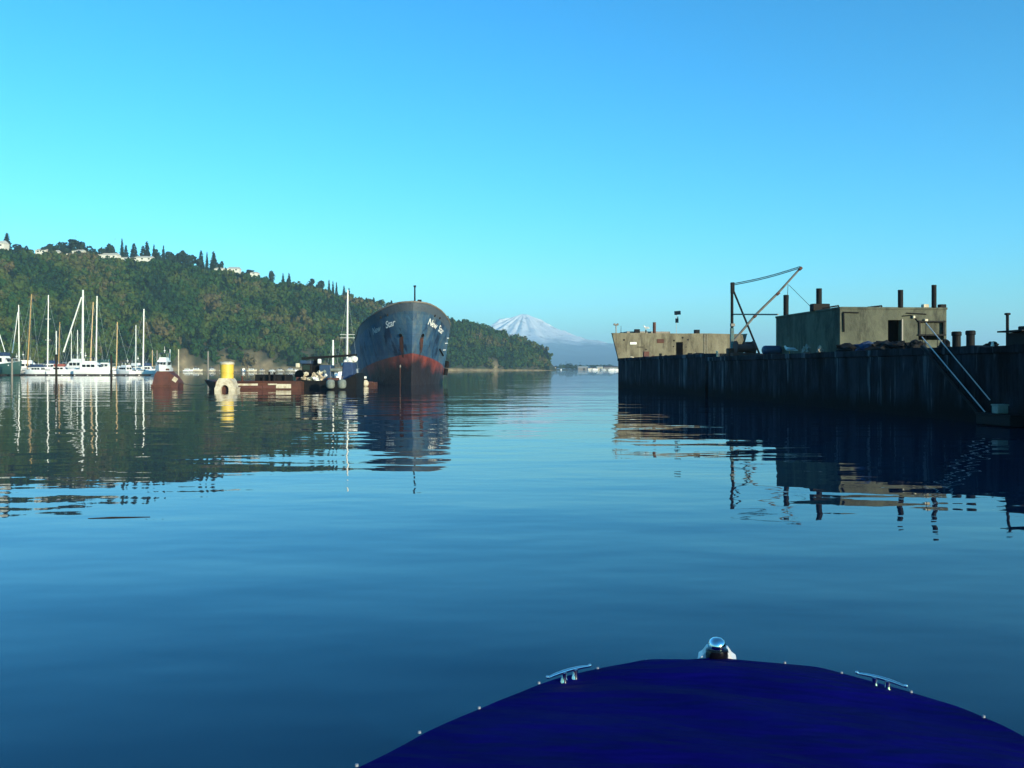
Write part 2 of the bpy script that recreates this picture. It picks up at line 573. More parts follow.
SAND = [(244, 259, 0.0, 0.105), (261, 273, 0.0, 0.07), (221, 232, 0.0, 0.085), (178, 190, 0.0, 0.10), (202, 207, 0.0, 0.05), (284, 288, 0.0, 0.05), (491, 497, 0.0, 0.16), (325, 329, 0.02, 0.06)]
def sandy(px, v):
    s = 0.0
    for a, b, v0, v1 in SAND:
        if a - 4 < px < b + 4 and v < v1:
            e = min(px - a + 4, b + 4 - px) / 6.0
            s = max(s, min(1, e) * min(1, (v1 - v) / 0.025) * (0.75 + .6 * mnoise.noise(Vector((px * .35, v * 60, 1)))))
    if v < 0.022:
        s = max(s, 0.75)
    return s
cols_, rows_ = [], [0, .008, .02, .035, .05, .07, .09, .12, .15, .18, .22, .27, .33, .4, .5, .6, .7, .8, .9, 1.0, 1.15, 1.5, 1.9, 2.0]
pxs = list(range(-700, 0, 20)) + list(range(0, 557, 4))
hv, ha = [], []
for px in pxs:
    for v in rows_:
        p = hill_pt(px, v)
        hv.append(p)
        s = sandy(px, v)
        ha.append(s * (0.75 + 0.5 * mnoise.noise(Vector((px * .2, v * 40, 3)))))
nr = len(rows_)
hf = [(i * nr + j, (i + 1) * nr + j, (i + 1) * nr + j + 1, i * nr + j + 1) for i in range(len(pxs) - 1) for j in range(nr - 1)]
def hill_mat():
    m, n, l, p = new_mat('hill_soil')
    p.inputs['Roughness'].default_value = 0.95
    at = n.new('ShaderNodeAttribute')
    at.attribute_name = 'sand'
    g = mixc(n, l, noise_fac(n, l, 0.05, (1, 1, 1), 0.4, 0.6), (0.02, 0.035, 0.014), (0.045, 0.04, 0.02))
    s = mixc(n, l, noise_fac(n, l, 0.12, (1, 1, 0.5), 0.4, 0.62, detail=6), (0.36, 0.27, 0.15), (0.18, 0.125, 0.065))
    l.new(mixc(n, l, at.outputs['Fac'], g, s), p.inputs['Base Color'])
    return m
M['hill'] = hill_mat()
hme = numpy_mesh('hill', np.array(hv), np.array(hf), M['hill'], {'sand': np.clip(ha, 0, 1)}, smooth=True)
ho = bpy.data.objects.new('hill', hme)
COL.objects.link(ho)
ho['kind'] = 'structure'

# ------------------------------------------------------------------ tree prototypes
def broadleaf_quads(seed, nq=260, size=0.18):
    """unit crown: radius about 1, height about 2.2, base at z=0.3; returns (nq*4,3)"""
    g = np.random.default_rng(seed)
    nb = 7
    cen = np.stack([g.normal(0, 0.46, nb), g.normal(0, 0.46, nb), g.uniform(0.6, 1.95, nb)], 1)
    rad = g.uniform(0.3, 0.62, nb)
    cen[0] = (0, 0, 1.2)
    rad[0] = 0.8
    b = g.integers(0, nb, nq)
    d = g.normal(0, 1, (nq, 3))
    d /= np.linalg.norm(d, axis=1)[:, None]
    c = cen[b] + d * (rad[b] * g.uniform(0.72, 1.05, nq))[:, None]
    nrm = d + g.normal(0, 0.35, (nq, 3))
    nrm /= np.linalg.norm(nrm, axis=1)[:, None]
    a = np.cross(nrm, g.normal(0, 1, (nq, 3)))
    a /= np.linalg.norm(a, axis=1)[:, None]
    bb = np.cross(nrm, a)
    s = (size * g.uniform(0.6, 1.3, nq))[:, None]
    Q = np.stack([c - a * s - bb * s * .6, c + a * s * .7 - bb * s, c + a * s + bb * s * .8, c - a * s * .8 + bb * s], 1)
    return Q.reshape(-1, 3)

def conifer_quads(seed, nq=420, size=0.14, spread=0.28, p=1.0):
    g = np.random.default_rng(seed)
    t = g.uniform(0.06, 1.0, nq) ** 1.1
    lay = np.round(t * 12) / 12 * 0.2 + t * 0.8
    r = spread * (1.02 - lay) ** p * g.uniform(0.4, 1.08, nq)
    th = g.uniform(0, 2 * math.pi, nq)
    c = np.stack([r * np.cos(th), r * np.sin(th), lay * 1.0], 1)
    out = np.stack([np.cos(th), np.sin(th), -0.35 + 0 * th], 1)
    a = np.stack([-np.sin(th), np.cos(th), g.normal(0, .3, nq)], 1)
    s = (size * g.uniform(0.5, 1.2, nq) * (1.15 - 0.75 * lay))[:, None]
    Q = np.stack([c - a * s * .6 - out * s * .4, c - a * s * .3 + out * s, c + a * s * .5 + out * s * .9, c + a * s * .6 - out * s * .5], 1)
    return Q.reshape(-1, 3)

protoB = [broadleaf_quads(100 + i) for i in range(8)]
protoC = [conifer_quads(200 + i, p=0.75) for i in range(4)]
protoR = [broadleaf_quads(300 + i, nq=420, size=0.16) for i in range(4)]
protoT = [conifer_quads(400 + i, nq=460, size=0.13, spread=0.24, p=0.55) for i in range(3)]

def quads_mesh(name, V, material, tint):
    n4 = len(V) // 4
    Fq = np.arange(n4 * 4).reshape(n4, 4)
    return numpy_mesh(name, V, Fq, material, {'tint': np.full(len(V), tint) if np.isscalar(tint) else tint})

def trunk_mb(h, r, limbs=0, seed=0):
    t = MB()
    t.tube((0, 0, -0.8), (0, 0, h), r, r * 0.35, 7)
    g = random.Random(seed)
    for k in range(limbs):
        a = g.uniform(0, 6.28)
        z = h * g.uniform(0.45, 0.8)
        t.tube((0, 0, z), (math.cos(a) * h * .3, math.sin(a) * h * .3, z + h * .25), r * .45, r * .15, 5)
    return t

# houses on the ridge: (px0, px1, y_top, y_bottom)
HOUSES = [(-3, 4, 240, 247, 'pale house beside the big conifer at the far left of the ridge'),
          (35, 46, 248, 252.5, 'low white roofed house, leftmost of the pair below the first dark round tree'),
          (47, 58, 249.5, 254, 'low white roofed house right under the first dark round tree on the ridge'),
          (66, 75, 252, 255.5, 'small white house sitting lower on the slope below the broad round tree'),
          (72, 83, 249, 253.5, 'white roofed house right below the broad round tree on the ridge'),
          (97, 117, 252.5, 258, 'long low white roofed house, widest of the ridge houses'),
          (117, 128, 256.5, 260, 'low white house at the downhill end of the longest roof'),
          (132, 152, 255.5, 260, 'long white house below the group of pointed conifers'),
          (214, 223, 267, 270.5, 'small white house just downhill of the pair of slim conifers'),
          (227, 239, 266.5, 271, 'pale roofed house in the gap where the ridge starts to fall'),
          (250, 257, 271.5, 274, 'tiny pale house furthest down the falling ridge')]
RIDGE_TREES = [  # px, y_top, y_base, width px, kind, label
    (7, 233, 248, 8, 'T', 'big dark egg shaped conifer alone at the far left of the ridge'),
    (20, 246, 252, 12, 'R', 'low dark round tree between the lone big conifer and the first houses'),
    (52, 242.5, 252, 14, 'R', 'dark round tree above the first pair of white roofs'),
    (68, 240.5, 251, 18, 'R', 'broadest dark dome shaped tree on the ridge among white roofs'),
    (80, 243.5, 251, 8, 'R', 'small ragged tree on the downhill side of the broadest dome shaped tree'),
    (89, 244, 254, 13, 'R', 'dark pointed round tree just uphill of the longest white roof'),
    (104, 245.5, 254, 11, 'R', 'flat topped round tree above the longest white roof'),
    (113, 249, 254, 8, 'R', 'small dark bush above the lower end of the longest white roof'),
    (122, 238.5, 254, 4.5, 'C', 'slimmest and tallest spire shaped conifer on the ridge'),
    (126, 245, 255, 5, 'T', 'short conifer leaning on the tallest spire shaped one'),
    (134, 243.5, 256, 8, 'T', 'stout conifer between the tallest spire and the widest conifer'),
    (143, 246, 257, 7, 'T', 'lower half hidden conifer touching the stoutest dark one'),
    (147, 241.5, 257, 7, 'T', 'stoutest dark conifer above the long white house'),
    (154, 244.5, 256, 5, 'C', 'slender conifer just downhill of the stoutest dark one'),
    (163.5, 245.5, 257, 4.5, 'C', 'isolated narrow conifer last before the low rounded trees'),
    (158, 250, 258, 8, 'R', 'low round tree between the two slender conifers'),
    (171, 252, 260, 10, 'R', 'low rounded tree right after the isolated narrow conifer'),
    (178, 251.5, 261, 8, 'R', 'low rounded tree with a pointed top before the wide dome'),
    (189, 252.5, 262, 14, 'R', 'wide dark dome shaped tree halfway down the ridge'),
    (201, 250.5, 264, 6, 'T', 'tall dark conifer first of three past the wide dome'),
    (207, 252, 264, 3.5, 'C', 'thin conifer middle of three past the wide dome'),
    (213.5, 251.5, 265, 7, 'T', 'bushy conifer last of three past the wide dome'),
    (221, 262, 267, 6, 'R', 'small dark bush behind the house past the three conifers'),
    (245, 270, 275, 14, 'R', 'flat dark hedge like tree between the two lowest ridge houses'),
    (272, 270.5, 279, 6, 'R', 'single round tree standing clear on the falling ridge'),
    (283, 273, 281, 3.5, 'C', 'slim conifer, first of a pair on the falling ridge'),
    (289, 273, 282, 4.5, 'C', 'fuller conifer, second of a pair on the falling ridge'),
    (310, 279.5, 287, 8, 'R', 'round dark tree mid way along the falling ridge'),
    (320, 280.5, 289, 8, 'R', 'round tree next to three thin conifers on the falling ridge'),
    (329, 280, 291, 3.5, 'C', 'tallest of three thin conifers on the falling ridge'),
    (333, 281, 292, 3, 'C', 'middle of three thin conifers on the falling ridge'),
    (336.5, 282, 293, 3, 'C', 'downhill one of three thin conifers on the falling ridge'),
    (344, 285.5, 295, 4, 'C', 'small conifer just uphill of the yacht mast top on the ridge'),
    (349, 288, 296, 4, 'C', 'small conifer behind the yacht mast top on the ridge'),
    (541, 345.5, 369, 6, 'T', 'tall dark column shaped tree ending the point of the hill'),
    (546, 347, 369.5, 6, 'T', 'dark column shaped tree at the very tip of the wooded point')]

def hidden_by_houses(px, ys):
    for a, b, y0, y1, _ in HOUSES:
        if a - 1.5 < px < b + 1.5 and y0 - 4 < ys < y1 - 0.2:
            return True
    return False

# ------------------------------------------------------------------ forest on the hill
cand = []
tries = 0
while len(cand) < 4600 and tries < 40000:
    tries += 1
    px = rng.uniform(-330, 549)
    if px < -60 and rng.uniform() < 0.55:
        continue
    v = rng.uniform(0.02, 1.0)
    if sandy(px, v) > 0.25 and not (v < 0.022):
        continue
    P = hill_pt(px, v)
    h = rng.uniform(7.5, 15.0) * (0.72 if v > 0.93 else 1.0)
    zr_px = HY - ridge_y(px)
    h *= min(1.0, 0.45 + zr_px / 40)
    ys = HY - (P.z - CH + h * 0.8) / P.y * F
    if hidden_by_houses(px, ys):
        continue
    if v > 0.9 and ys < ridge_y(px) - 1.0:
        h *= 0.8
    cand.append((px, v, P, h))
sizes = np.array([c[3] / c[2].y * (1 if -10 < c[0] < 549 else 0) for c in cand])
order = np.argsort(-sizes)
N_IND = 270
ind = set(order[:N_IND].tolist())
treeme = []
for i in range(8):
    V = protoB[i].copy()
    me = quads_mesh('hillside_tree', V, M['leaf'], 0.0)
    tm = MB().tube((0, 0, -0.3), (0, 0, 1.3), 0.08, 0.03, 6)
    # trunk joined into the same small mesh
    bm = bmesh.new()
    bm.from_mesh(me)
    vs = [bm.verts.new(p) for p in tm.v]
    for f in tm.f:
        nf = bm.faces.new([vs[k] for k in f])
        nf.material_index = 1
    bm.to_mesh(me)
    bm.free()
    me.materials.append(M['bark'])
    treeme.append(me)
VV, TT = [], []
first_tree = [None] * 8
def patch_tint(px, v):
    # woods come in stands of one kind: hue varies smoothly along the slope, with a little jitter
    return 0.54 + 0.72 * mnoise.noise(Vector((px * 0.018 + v * 1.2, v * 4.0, 5.0))) + 0.35 * mnoise.noise(Vector((px * 0.06, v * 9.0, 2.0))) + rng.normal(0, 0.13)
for i, (px, v, P, h) in enumerate(cand):
    k = int(rng.integers(0, 8))
    rad = h * rng.uniform(0.30, 0.46)
    a = rng.uniform(0, 6.28)
    if i in ind:
        o = bpy.data.objects.new('hillside_tree', treeme[k])
        COL.objects.link(o)
        o.location = (P.x, P.y, P.z)
        o.rotation_euler = (0, 0, a)
        o.scale = (rad, rad, h / 2.25)
        o.color = (float(np.clip(patch_tint(px, v), 0, .999)), 0, 0, 1)
        if v < 0.2:
            tag(o, 'leafy tree low on the wooded hillside close above the shore', 'tree', 'trees on the lower slope of the hill')
        else:
            tag(o, 'leafy tree higher up on the wooded hillside among its neighbours', 'tree', 'trees on the upper slope of the hill')
    else:
        con = rng.uniform() < 0.14
        V = protoB[k] if not con else protoC[k % 4] * np.array([2.6, 2.6, 2.5])
        ca, sa = math.cos(a), math.sin(a)
        V = V @ np.array([[ca, sa, 0], [-sa, ca, 0], [0, 0, 1]])
        V = V * np.array([rad, rad, h / 2.25]) + np.array(P)
        VV.append(V)
        TT.append(np.full(len(V), 0.08 if con else float(np.clip(patch_tint(px, v), 0.0, 0.999))))
# trees close below the ridge houses, their tops just under the white walls
for a_, b_, y0, y1, _ in HOUSES:
    for px in np.arange(a_ - 2, b_ + 2.5, 2.2):
        P = hill_pt(px, rng.uniform(.86, .93))
        h = max(4.0, PZ(y1 + rng.uniform(.2, 1.6), P.y) - P.z)
        rad = rng.uniform(3.2, 4.6)
        VV.append(protoB[int(rng.integers(0, 8))] * np.array([rad, rad, h / 2.25]) + np.array(P))
        TT.append(np.full(len(VV[-1]), float(np.clip(patch_tint(px, .9), 0.0, 0.999))))
# shrubs covering the ground between the trees
for i in range(2200):
    px, v = rng.uniform(-200, 548), rng.uniform(0.02, 1.0)
    if sandy(px, v) > 0.25 and rng.uniform() < 0.97:
        continue
    P = hill_pt(px, v)
    V = protoB[i % 8][:4 * 90]
    r = rng.uniform(1.6, 3.2)
    VV.append(V * np.array([r * 1.2, r * 1.2, r * .6]) + np.array(P) - np.array([0, 0, r * 0.35]))
    TT.append(np.full(len(V), float(np.clip(patch_tint(px, v), 0.0, 0.999))))
fme = quads_mesh('hillside_forest', np.concatenate(VV), M['leaf'], np.concatenate(TT))
fo = bpy.data.objects.new('hillside_forest', fme)
COL.objects.link(fo)
fo['kind'] = 'stuff'
fo['label'] = 'dense mixed woodland covering the long hillside'

# ridge trees, each a thing with a trunk and a crown
crown_me = {}
for kind, protos, mt in (('R', protoR, M['leaf_dark']), ('C', protoC, M['leaf_dark']), ('T', protoT, M['leaf_dark'])):
    crown_me[kind] = [quads_mesh('crown', V, mt, 0.0) for V in protos]
for i, (px, yt, yb, wd, kind, lab) in enumerate(RIDGE_TREES):
    v = 1.0 if px < 500 else 0.35
    P = hill_pt(px, v)
    D = P.y
    ztop, wm = PZ(yt, D), wd / F * D
    h = max(3.0, ztop - P.z)
    nm = {'R': 'broadleaf_tree', 'C': 'conifer_tree', 'T': 'conifer_tree'}[kind]
    t = thing(nm, lab, 'tree', P, 0, 'trees along the ridge')
    c = bpy.data.objects.new('crown', crown_me[kind][i % len(crown_me[kind])])
    COL.objects.link(c)
    c.parent = t
    c.rotation_euler = (0, 0, i * 1.3)
    if kind == 'R':
        c.scale = (wm / 1.6, wm / 1.6, h / 2.2)
        trunk_mb(h * 0.6, max(0.2, wm * .05), 3, i).build('trunk', M['bark'], t)
    elif kind == 'C':
        c.scale = (wm / 0.52, wm / 0.52, h)
        trunk_mb(h * 0.95, 0.25, 0, i).build('trunk', M['bark'], t)
    else:
        c.scale = (wm / 0.46, wm / 0.46, h)
        trunk_mb(h * 0.9, 0.3, 0, i).build('trunk', M['bark'], t)

# ridge houses
for i, (a, b, y0, y1, lab) in enumerate(HOUSES):
    px = (a + b) / 2
    D = hill_pt(px, 0.965).y
    zt, zb = PZ(y0, D), PZ(y1, D)
    L = (b - a) / F * D
    dep = 9.0
    h = zt - zb
    base = hill_pt(px, 0.965)
    zlow = min(zb, base.z) - 1.5
    t = thing('hillside_house', lab, 'house', (PX(px, D), D, zb), R(random.uniform(-4, 8)), 'houses along the ridge')
    MB().box((0, dep / 2, (h * .52 + (zlow - zb)) / 2), (L, dep, h * .52 - (zlow - zb))).build('wall', M['wall_white'], t)
    e = 0.4
    zr0, zr1 = h * .52, h
    r = MB()
    r.add([(-L / 2 - e, -e, zr0), (L / 2 + e, -e, zr0), (L / 2 + e, dep + e, zr0), (-L / 2 - e, dep + e, zr0), (-L / 2 + 1, dep / 2, zr1), (L / 2 - 1, dep / 2, zr1)],
          [(0, 1, 5, 4), (2, 3, 4, 5), (1, 2, 5), (3, 0, 4), (3, 2, 1, 0)])
    r.build('roof', M['roof_pale'], t)
    nwin = max(1, int(L / 5))
    for k in range(nwin):
        xw = -L / 2 + L * (k + 0.5) / nwin
        wi = MB().box((xw, -0.04, h * .28), (1.8, 0.08, min(1.3, h * .3))).build('window', M['glass'], t)
        MB().box((xw, -0.05, h * .28 - min(1.3, h * .3) / 2 - .08), (2.0, 0.16, 0.12)).build('sill', M['white'], wi)
for px, y0, y1, lab in ((76, 235, 251, 'thin antenna mast rising above the ridge beside the broadest round tree'),
                        (115, 238, 253, 'thin antenna mast on the ridge just uphill of the slimmest conifer')):
    P = hill_pt(px, 1.0)
    D = P.y
    t = thing('antenna_mast', lab, 'antenna', P, 0, 'antenna masts on the ridge')
    h = PZ(y0, D) - P.z
    MB().tube((0, 0, -0.5), (0, 0, h), 0.12, 0.06, 6).build('pole', M['grey_steel'], t)
    am = MB()
    for k in range(3):
        am.tube((-0.9 + k * .2, 0, h - .5 - k * .7), (0.9 - k * .2, 0, h - .5 - k * .7), 0.04, n=5)
    am.build('aerial', M['grey_steel'], t)

# ------------------------------------------------------------------ mountain and the low far shore
MD = 9200.0
MU = MD / 4600.0
MCX = PX(524, MD)
def mountain_h(x, y):
    k = 4600.0 / F
    def cone(dx, dy, prof_r, prof_z):
        r = math.hypot(dx, dy)
        return float(np.interp(r, prof_r, prof_z))
    a = math.atan2(y, x)
    pr = np.array([0, 3.5, 8, 18, 37, 57, 77, 97, 137, 180, 260, 400, 600]) * k
    pz = np.array([55, 54.5, 52.5, 48, 38, 31, 26.5, 22.5, 18, 14.5, 10, 5, 0]) * k
    h1 = cone(x, y, pr, pz)
    pr2 = np.array([0, 4, 12, 25, 45, 70, 110]) * k
    pz2 = np.array([50.5, 49.5, 45, 38, 28, 18, 8]) * k
    h2 = cone(x + 19 * k, y + 15, pr2, pz2)
    h = max(h1, h2)
    r = math.hypot(x, y) + 1
    ridg = (abs(mnoise.noise(Vector((math.cos(a) * 5, math.sin(a) * 5, r * .0025)))) - 0.22)
    ridg += 0.5 * (abs(mnoise.noise(Vector((math.cos(a) * 13, math.sin(a) * 13, r * .006)))) - 0.22)
    amp = min(1.0, r / 140) * min(1.0, max(0, h) / 60)
    h += ridg * 27 * amp
    h += 16 * mnoise.noise(Vector((x * .012, y * .012, 1))) * amp + 8 * mnoise.noise(Vector((x * .035, y * .035, 5))) * amp
    return h
radii = [0, 6, 13, 22, 32, 44, 58, 74, 92, 112, 134, 158, 184, 212, 244, 280, 320, 365, 415, 470, 530, 600, 690, 800, 950, 1150, 1450, 1900, 2500, 3100]
NA = 220
mv = []
for r in radii:
    for k in range(NA):
        a = 2 * math.pi * k / NA
        x, y = r * math.cos(a), r * math.sin(a)
        y *= 0.62
        h = mountain_h(x, y)
        mv.append((MCX + x * MU, MD + y * MU, max(-2, h * MU) if r < 3000 else -4))
mf = [(j * NA + k, j * NA + (k + 1) % NA, (j + 1) * NA + (k + 1) % NA, (j + 1) * NA + k) for j in range(len(radii) - 1) for k in range(NA)]
def mountain_mat():
    m, n, l, p = new_mat('snow_and_hazed_forest')
    p.inputs['Roughness'].default_value = 0.9
    tc = n.new('ShaderNodeTexCoord')
    sx = n.new('ShaderNodeSeparateXYZ')
    l.new(tc.outputs['Object'], sx.inputs[0])
    ad = n.new('ShaderNodeMath')
    ad.operation = 'MULTIPLY_ADD'
    ad.inputs[1].default_value = 75 * MU
    l.new(noise_fac(n, l, 0.012 / MU, (1, 1, .5), 0.25, 0.75, detail=6), ad.inputs[0])
    l.new(sx.outputs[2], ad.inputs[2])
    mr = n.new('ShaderNodeMapRange')
    mr.inputs[1].default_value = 138 * MU
    mr.inputs[2].default_value = 190 * MU
    l.new(ad.outputs[0], mr.inputs[0])
    rock = mixc(n, l, noise_fac(n, l, 0.03 / MU, (1, 1, .6), 0.56, 0.68, detail=7), (0.82, 0.80, 0.80), (0.25, 0.23, 0.24))
    c = mixc(n, l, mr.outputs[0], (0.10, 0.17, 0.22), rock)  # forest colour paled and blued: distance haze painted into it
    l.new(c, p.inputs['Base Color'])
    return m
M['mountain'] = mountain_mat()
mme = numpy_mesh('mountain', np.array(mv), np.array(mf), M['mountain'], smooth=True)
mo = bpy.data.objects.new('mountain', mme)
COL.objects.link(mo)
mo['kind'] = 'structure'
mo['label'] = 'distant snow capped mountain fading into blue haze'

# low ground across the end of the channel
FD = 1650.0
fs = MB()
ring0, ring1, ring2, ring3 = [], [], [], []
for px in range(440, 1500, 10):
    d = FD + 60 * mnoise.noise(Vector((px * .02, 0, 0)))
    ring0.append((PX(px, d), d, -1))
    ring1.append((PX(px, d + 10), d + 10, 1.3))
    ring2.append((PX(px, d + 500), d + 500, 2.0))
    ring3.append((PX(px, d + 2200), d + 2200, 2.0))
fs.loft([ring0, ring1, ring2, ring3])
M['lowland'] = mat('shore_ground', (0.10, 0.09, 0.06), 0.95, c2=(0.05, 0.06, 0.03), scale=0.02)
fo2 = fs.build('far_shore', M['lowland'])
fo2['kind'] = 'structure'
VV, TT = [], []
for i in range(700):
    px = rng.uniform(535, 1200)
    d = FD + rng.uniform(60, 420)
    h = rng.uniform(4.5, 9.5) * (1.4 if rng.uniform() < .12 else 1)
    r = h * rng.uniform(.5, .9)
    V = (protoB[i % 8][:4 * 120] * np.array([r, r, h / 2.2])) + np.array([PX(px, d), d, 1.2])
    VV.append(V)
    TT.append(np.full(len(V), rng.uniform(0, .6)))
fme = quads_mesh('treeline', np.concatenate(VV), M['leaf'], np.concatenate(TT))
fo = bpy.data.objects.new('treeline', fme)
COL.objects.link(fo)
fo['kind'] = 'stuff'
fo['label'] = 'low dark line of trees across the end of the channel'
# sheds and houses on the far shore: px0, px1, ytop, ybase, D
FAR_B = [(527, 531, 366.3, 370, 1180, 'tiny white shed at the foot of the wooded point'),
         (540, 556, 366.2, 370, 1400, 'long low pale pier shed just past the tip of the wooded point'),
         (578, 588, 366.0, 369.5, 1670, 'pale grey warehouse in the middle of the far shore'),
         (588, 596, 367.5, 370, 1560, 'white boathouse left of the widest white hall on the far shore'),
         (597, 603, 366.5, 370, 1600, 'tall pale shed between the boathouse and the widest white hall'),
         (604, 618, 366.3, 370, 1640, 'widest white hall on the far shore beside the old concrete barge')]
for i, (a, b, y0, y1, D, lab) in enumerate(FAR_B):
    L = (b - a) / F * D
    H = (y1 - y0) / F * D
    t = thing('waterfront_shed', lab, 'shed', (PX((a + b) / 2, D), D, 0.4), 0, 'sheds on the far shore')
    MB().box((0, 7, H * .35 - .8), (L, 14, H * .7 + 1.6)).build('wall', (M['wall_white'], M['cream'], M['grey_steel'])[i % 3], t)
    rr = MB()
    rr.add([(-L / 2 - .5, -.6, H * .7), (L / 2 + .5, -.6, H * .7), (L / 2 + .5, 14.6, H * .7), (-L / 2 - .5, 14.6, H * .7), (-L / 2 - .5, 7, H), (L / 2 + .5, 7, H)],
           [(0, 1, 5, 4), (2, 3, 4, 5), (1, 2, 5), (3, 0, 4), (3, 2, 1, 0)])
    rr.build('roof', M['roof_pale'] if i % 2 == 0 else M['redlead'], t)
    MB().box((L * .1, -.05, H * .22), (min(4, L * .3), .1, H * .44)).build('door', M['glass'], t)
    if D < FD - 30:
        pp = MB()
        for k in range(5):
            pp.tube((-L / 2 + L * k / 4, 1, -1.5), (-L / 2 + L * k / 4, 1, .3), .3, n=6)
        pp.build('piling', M['pile'], t)
VERT_POLES = [(566, 361.5), (572, 363.5), (561, 363), (580, 362)]
for i, (px, y) in enumerate(VERT_POLES):
    D = FD + 40
    t = thing('utility_pole', 'thin utility pole standing on the hazy far shore', 'pole', (PX(px, D), D, 1), 0, 'poles on the far shore')
    MB().tube((0, 0, -1), (0, 0, PZ(y, D) - 1), .25, .18, 6).build('shaft', M['pile'], t)
    MB().tube((-1.6, 0, PZ(y, D) - 2), (1.6, 0, PZ(y, D) - 2), .12, n=5).build('crossarm', M['pile'], t)

# ------------------------------------------------------------------ haze
hb = MB().box((0, 7950, 299), (18400, 18400, 600))
M['haze'] = bpy.data.materials.new('haze_air')
M['haze'].use_nodes = True
hn, hl = M['haze'].node_tree.nodes, M['haze'].node_tree.links
hn.clear()
hout = hn.new('ShaderNodeOutputMaterial')
hpv = hn.new('ShaderNodeVolumePrincipled')
hpv.inputs['Color'].default_value = (0.54, 0.83, 1.0, 1)
hpv.inputs['Density'].default_value = 1.35e-4
hpv.inputs['Anisotropy'].default_value = 0.0
hl.new(hpv.outputs[0], hout.inputs['Volume'])
hz = hb.build('haze', M['haze'])
hz['kind'] = 'stuff'
hz['label'] = 'thin blue haze over the harbour'

# ------------------------------------------------------------------ old ship
SHIP_A = R(12.0)
SHIP = (PX(411.5, 112), 112, 0)
ship = thing('cargo_ship', 'large old blue cargo ship with red waterline seen bow on with its worn name lettering', 'ship', SHIP, SHIP_A)
SB = 6.2
def deck_z(s):
    return float(np.interp(s, [0, .6, 1.2, 2.4, 4.2, 5.6, 8.7, 13, 20, 30, 45, 60], [10.2, 10.12, 9.95, 9.45, 8.75, 8.35, 7.6, 7.0, 6.4, 6.0, 5.8, 6.0]))
def stem_s(z):
    return -2.3 * (max(0.0, min(z, 10.5)) / 10.2) ** 1.25
def half_b(s, z):
    f = max(0.0, min(1.0, z / 9.5))
    Le = lerp(15.5, 10.5, f)
    t = max(0.0, min(1.0, (s - stem_s(z)) / Le))
    b = lerp(SB * 0.93, SB, f) * (1 - (1 - t) ** 2) ** lerp(1.0, 0.68, f)
    if z < 0:
        b *= (1 + z * 0.12)
    if s > 46:
        b *= 1 - ((s - 46) / 16) ** 2 * 0.6
    return max(0.06, b)
def hull_pt(side, s, z, off=0.0):
    p = Vector((side * half_b(s, z), s, z))
    if off:
        e = 0.05
        ds = Vector((side * half_b(s + e, z), s + e, z)) - Vector((side * half_b(max(s - e, stem_s(z)), z), max(s - e, stem_s(z)), z))
        dz = Vector((side * half_b(s, z + e), s, z + e)) - Vector((side * half_b(s, z - e), s, z - e))
        nn = ds.cross(dz)
        if nn.x * side < 0:
            nn = -nn
        p += nn.normalized() * off
    return p
stn = [0, .02, .06, .12, .2, .3, .42, .56, .72, .9, 1.1, 1.35, 1.65, 2.0, 2.5, 3.0, 3.6, 4.3, 5.2, 6.2, 7.4, 8.8, 10.4, 12.4, 15, 18, 22, 27, 33, 40, 46, 50, 54, 58, 60]
NZ = 26
SV, SF, SR = [], [], []
sides = []
for side in (-1, 1):
    idx0 = len(SV)
    for q in stn:
        for j in range(NZ):
            w_ = j / (NZ - 1)
            # sheer depends on s, s depends on z through the raked stem
            s = q
            zt = deck_z(q)
            z = lerp(-2.0, zt, w_ ** 0.9)
            s = q + stem_s(z) * (1 - min(1, q / 12.0))
            SV.append(Vector((side * (half_b(s, z) if q > 0 else 0.0), s, z)))
            SR.append(zt - z)
    for i in range(len(stn) - 1):
        for j in range(NZ - 1):
            a = idx0 + i * NZ + j
            SF.append((a, a + NZ, a + NZ + 1, a + 1) if side > 0 else (a, a + 1, a + NZ + 1, a + NZ))
off2 = len(stn) * NZ
last = (len(stn) - 1) * NZ
for j in range(NZ - 1):
    SF.append((last + j, last + j + 1, off2 + last + j + 1, off2 + last + j))
sme = numpy_mesh('hull', np.array(SV), np.array(SF), M['ship'], {'rail': np.array(SR)}, smooth=True)
hull = bpy.data.objects.new('hull', sme)
COL.objects.link(hull)
hull.parent = ship
# deck just under the rail
dk = MB()
rl, rr_ = [], []
for q in stn[6:]:
    s = q + stem_s(9) * (1 - min(1, q / 12.0))
    z = deck_z(q) - 1.0
    b = half_b(s, z) - 0.05
    rl.append((-b, s, z))
    rr_.append((b, s, z))
dk.loft([rl, rr_])
dk.build('deck', M['rust'], ship)
rail = MB()
for side in (-1, 1):
    pts = []
    for q in stn:
        zt = deck_z(q)
        s = q + stem_s(zt) * (1 - min(1, q / 12.0))
        pts.append(Vector((side * (half_b(s, zt) if q > 0 else 0), s, zt + .02)))
    rail.path(pts[::2] + [pts[-1]], 0.11, 6)
rail.build('rail_cap', M['grey_steel'], ship)
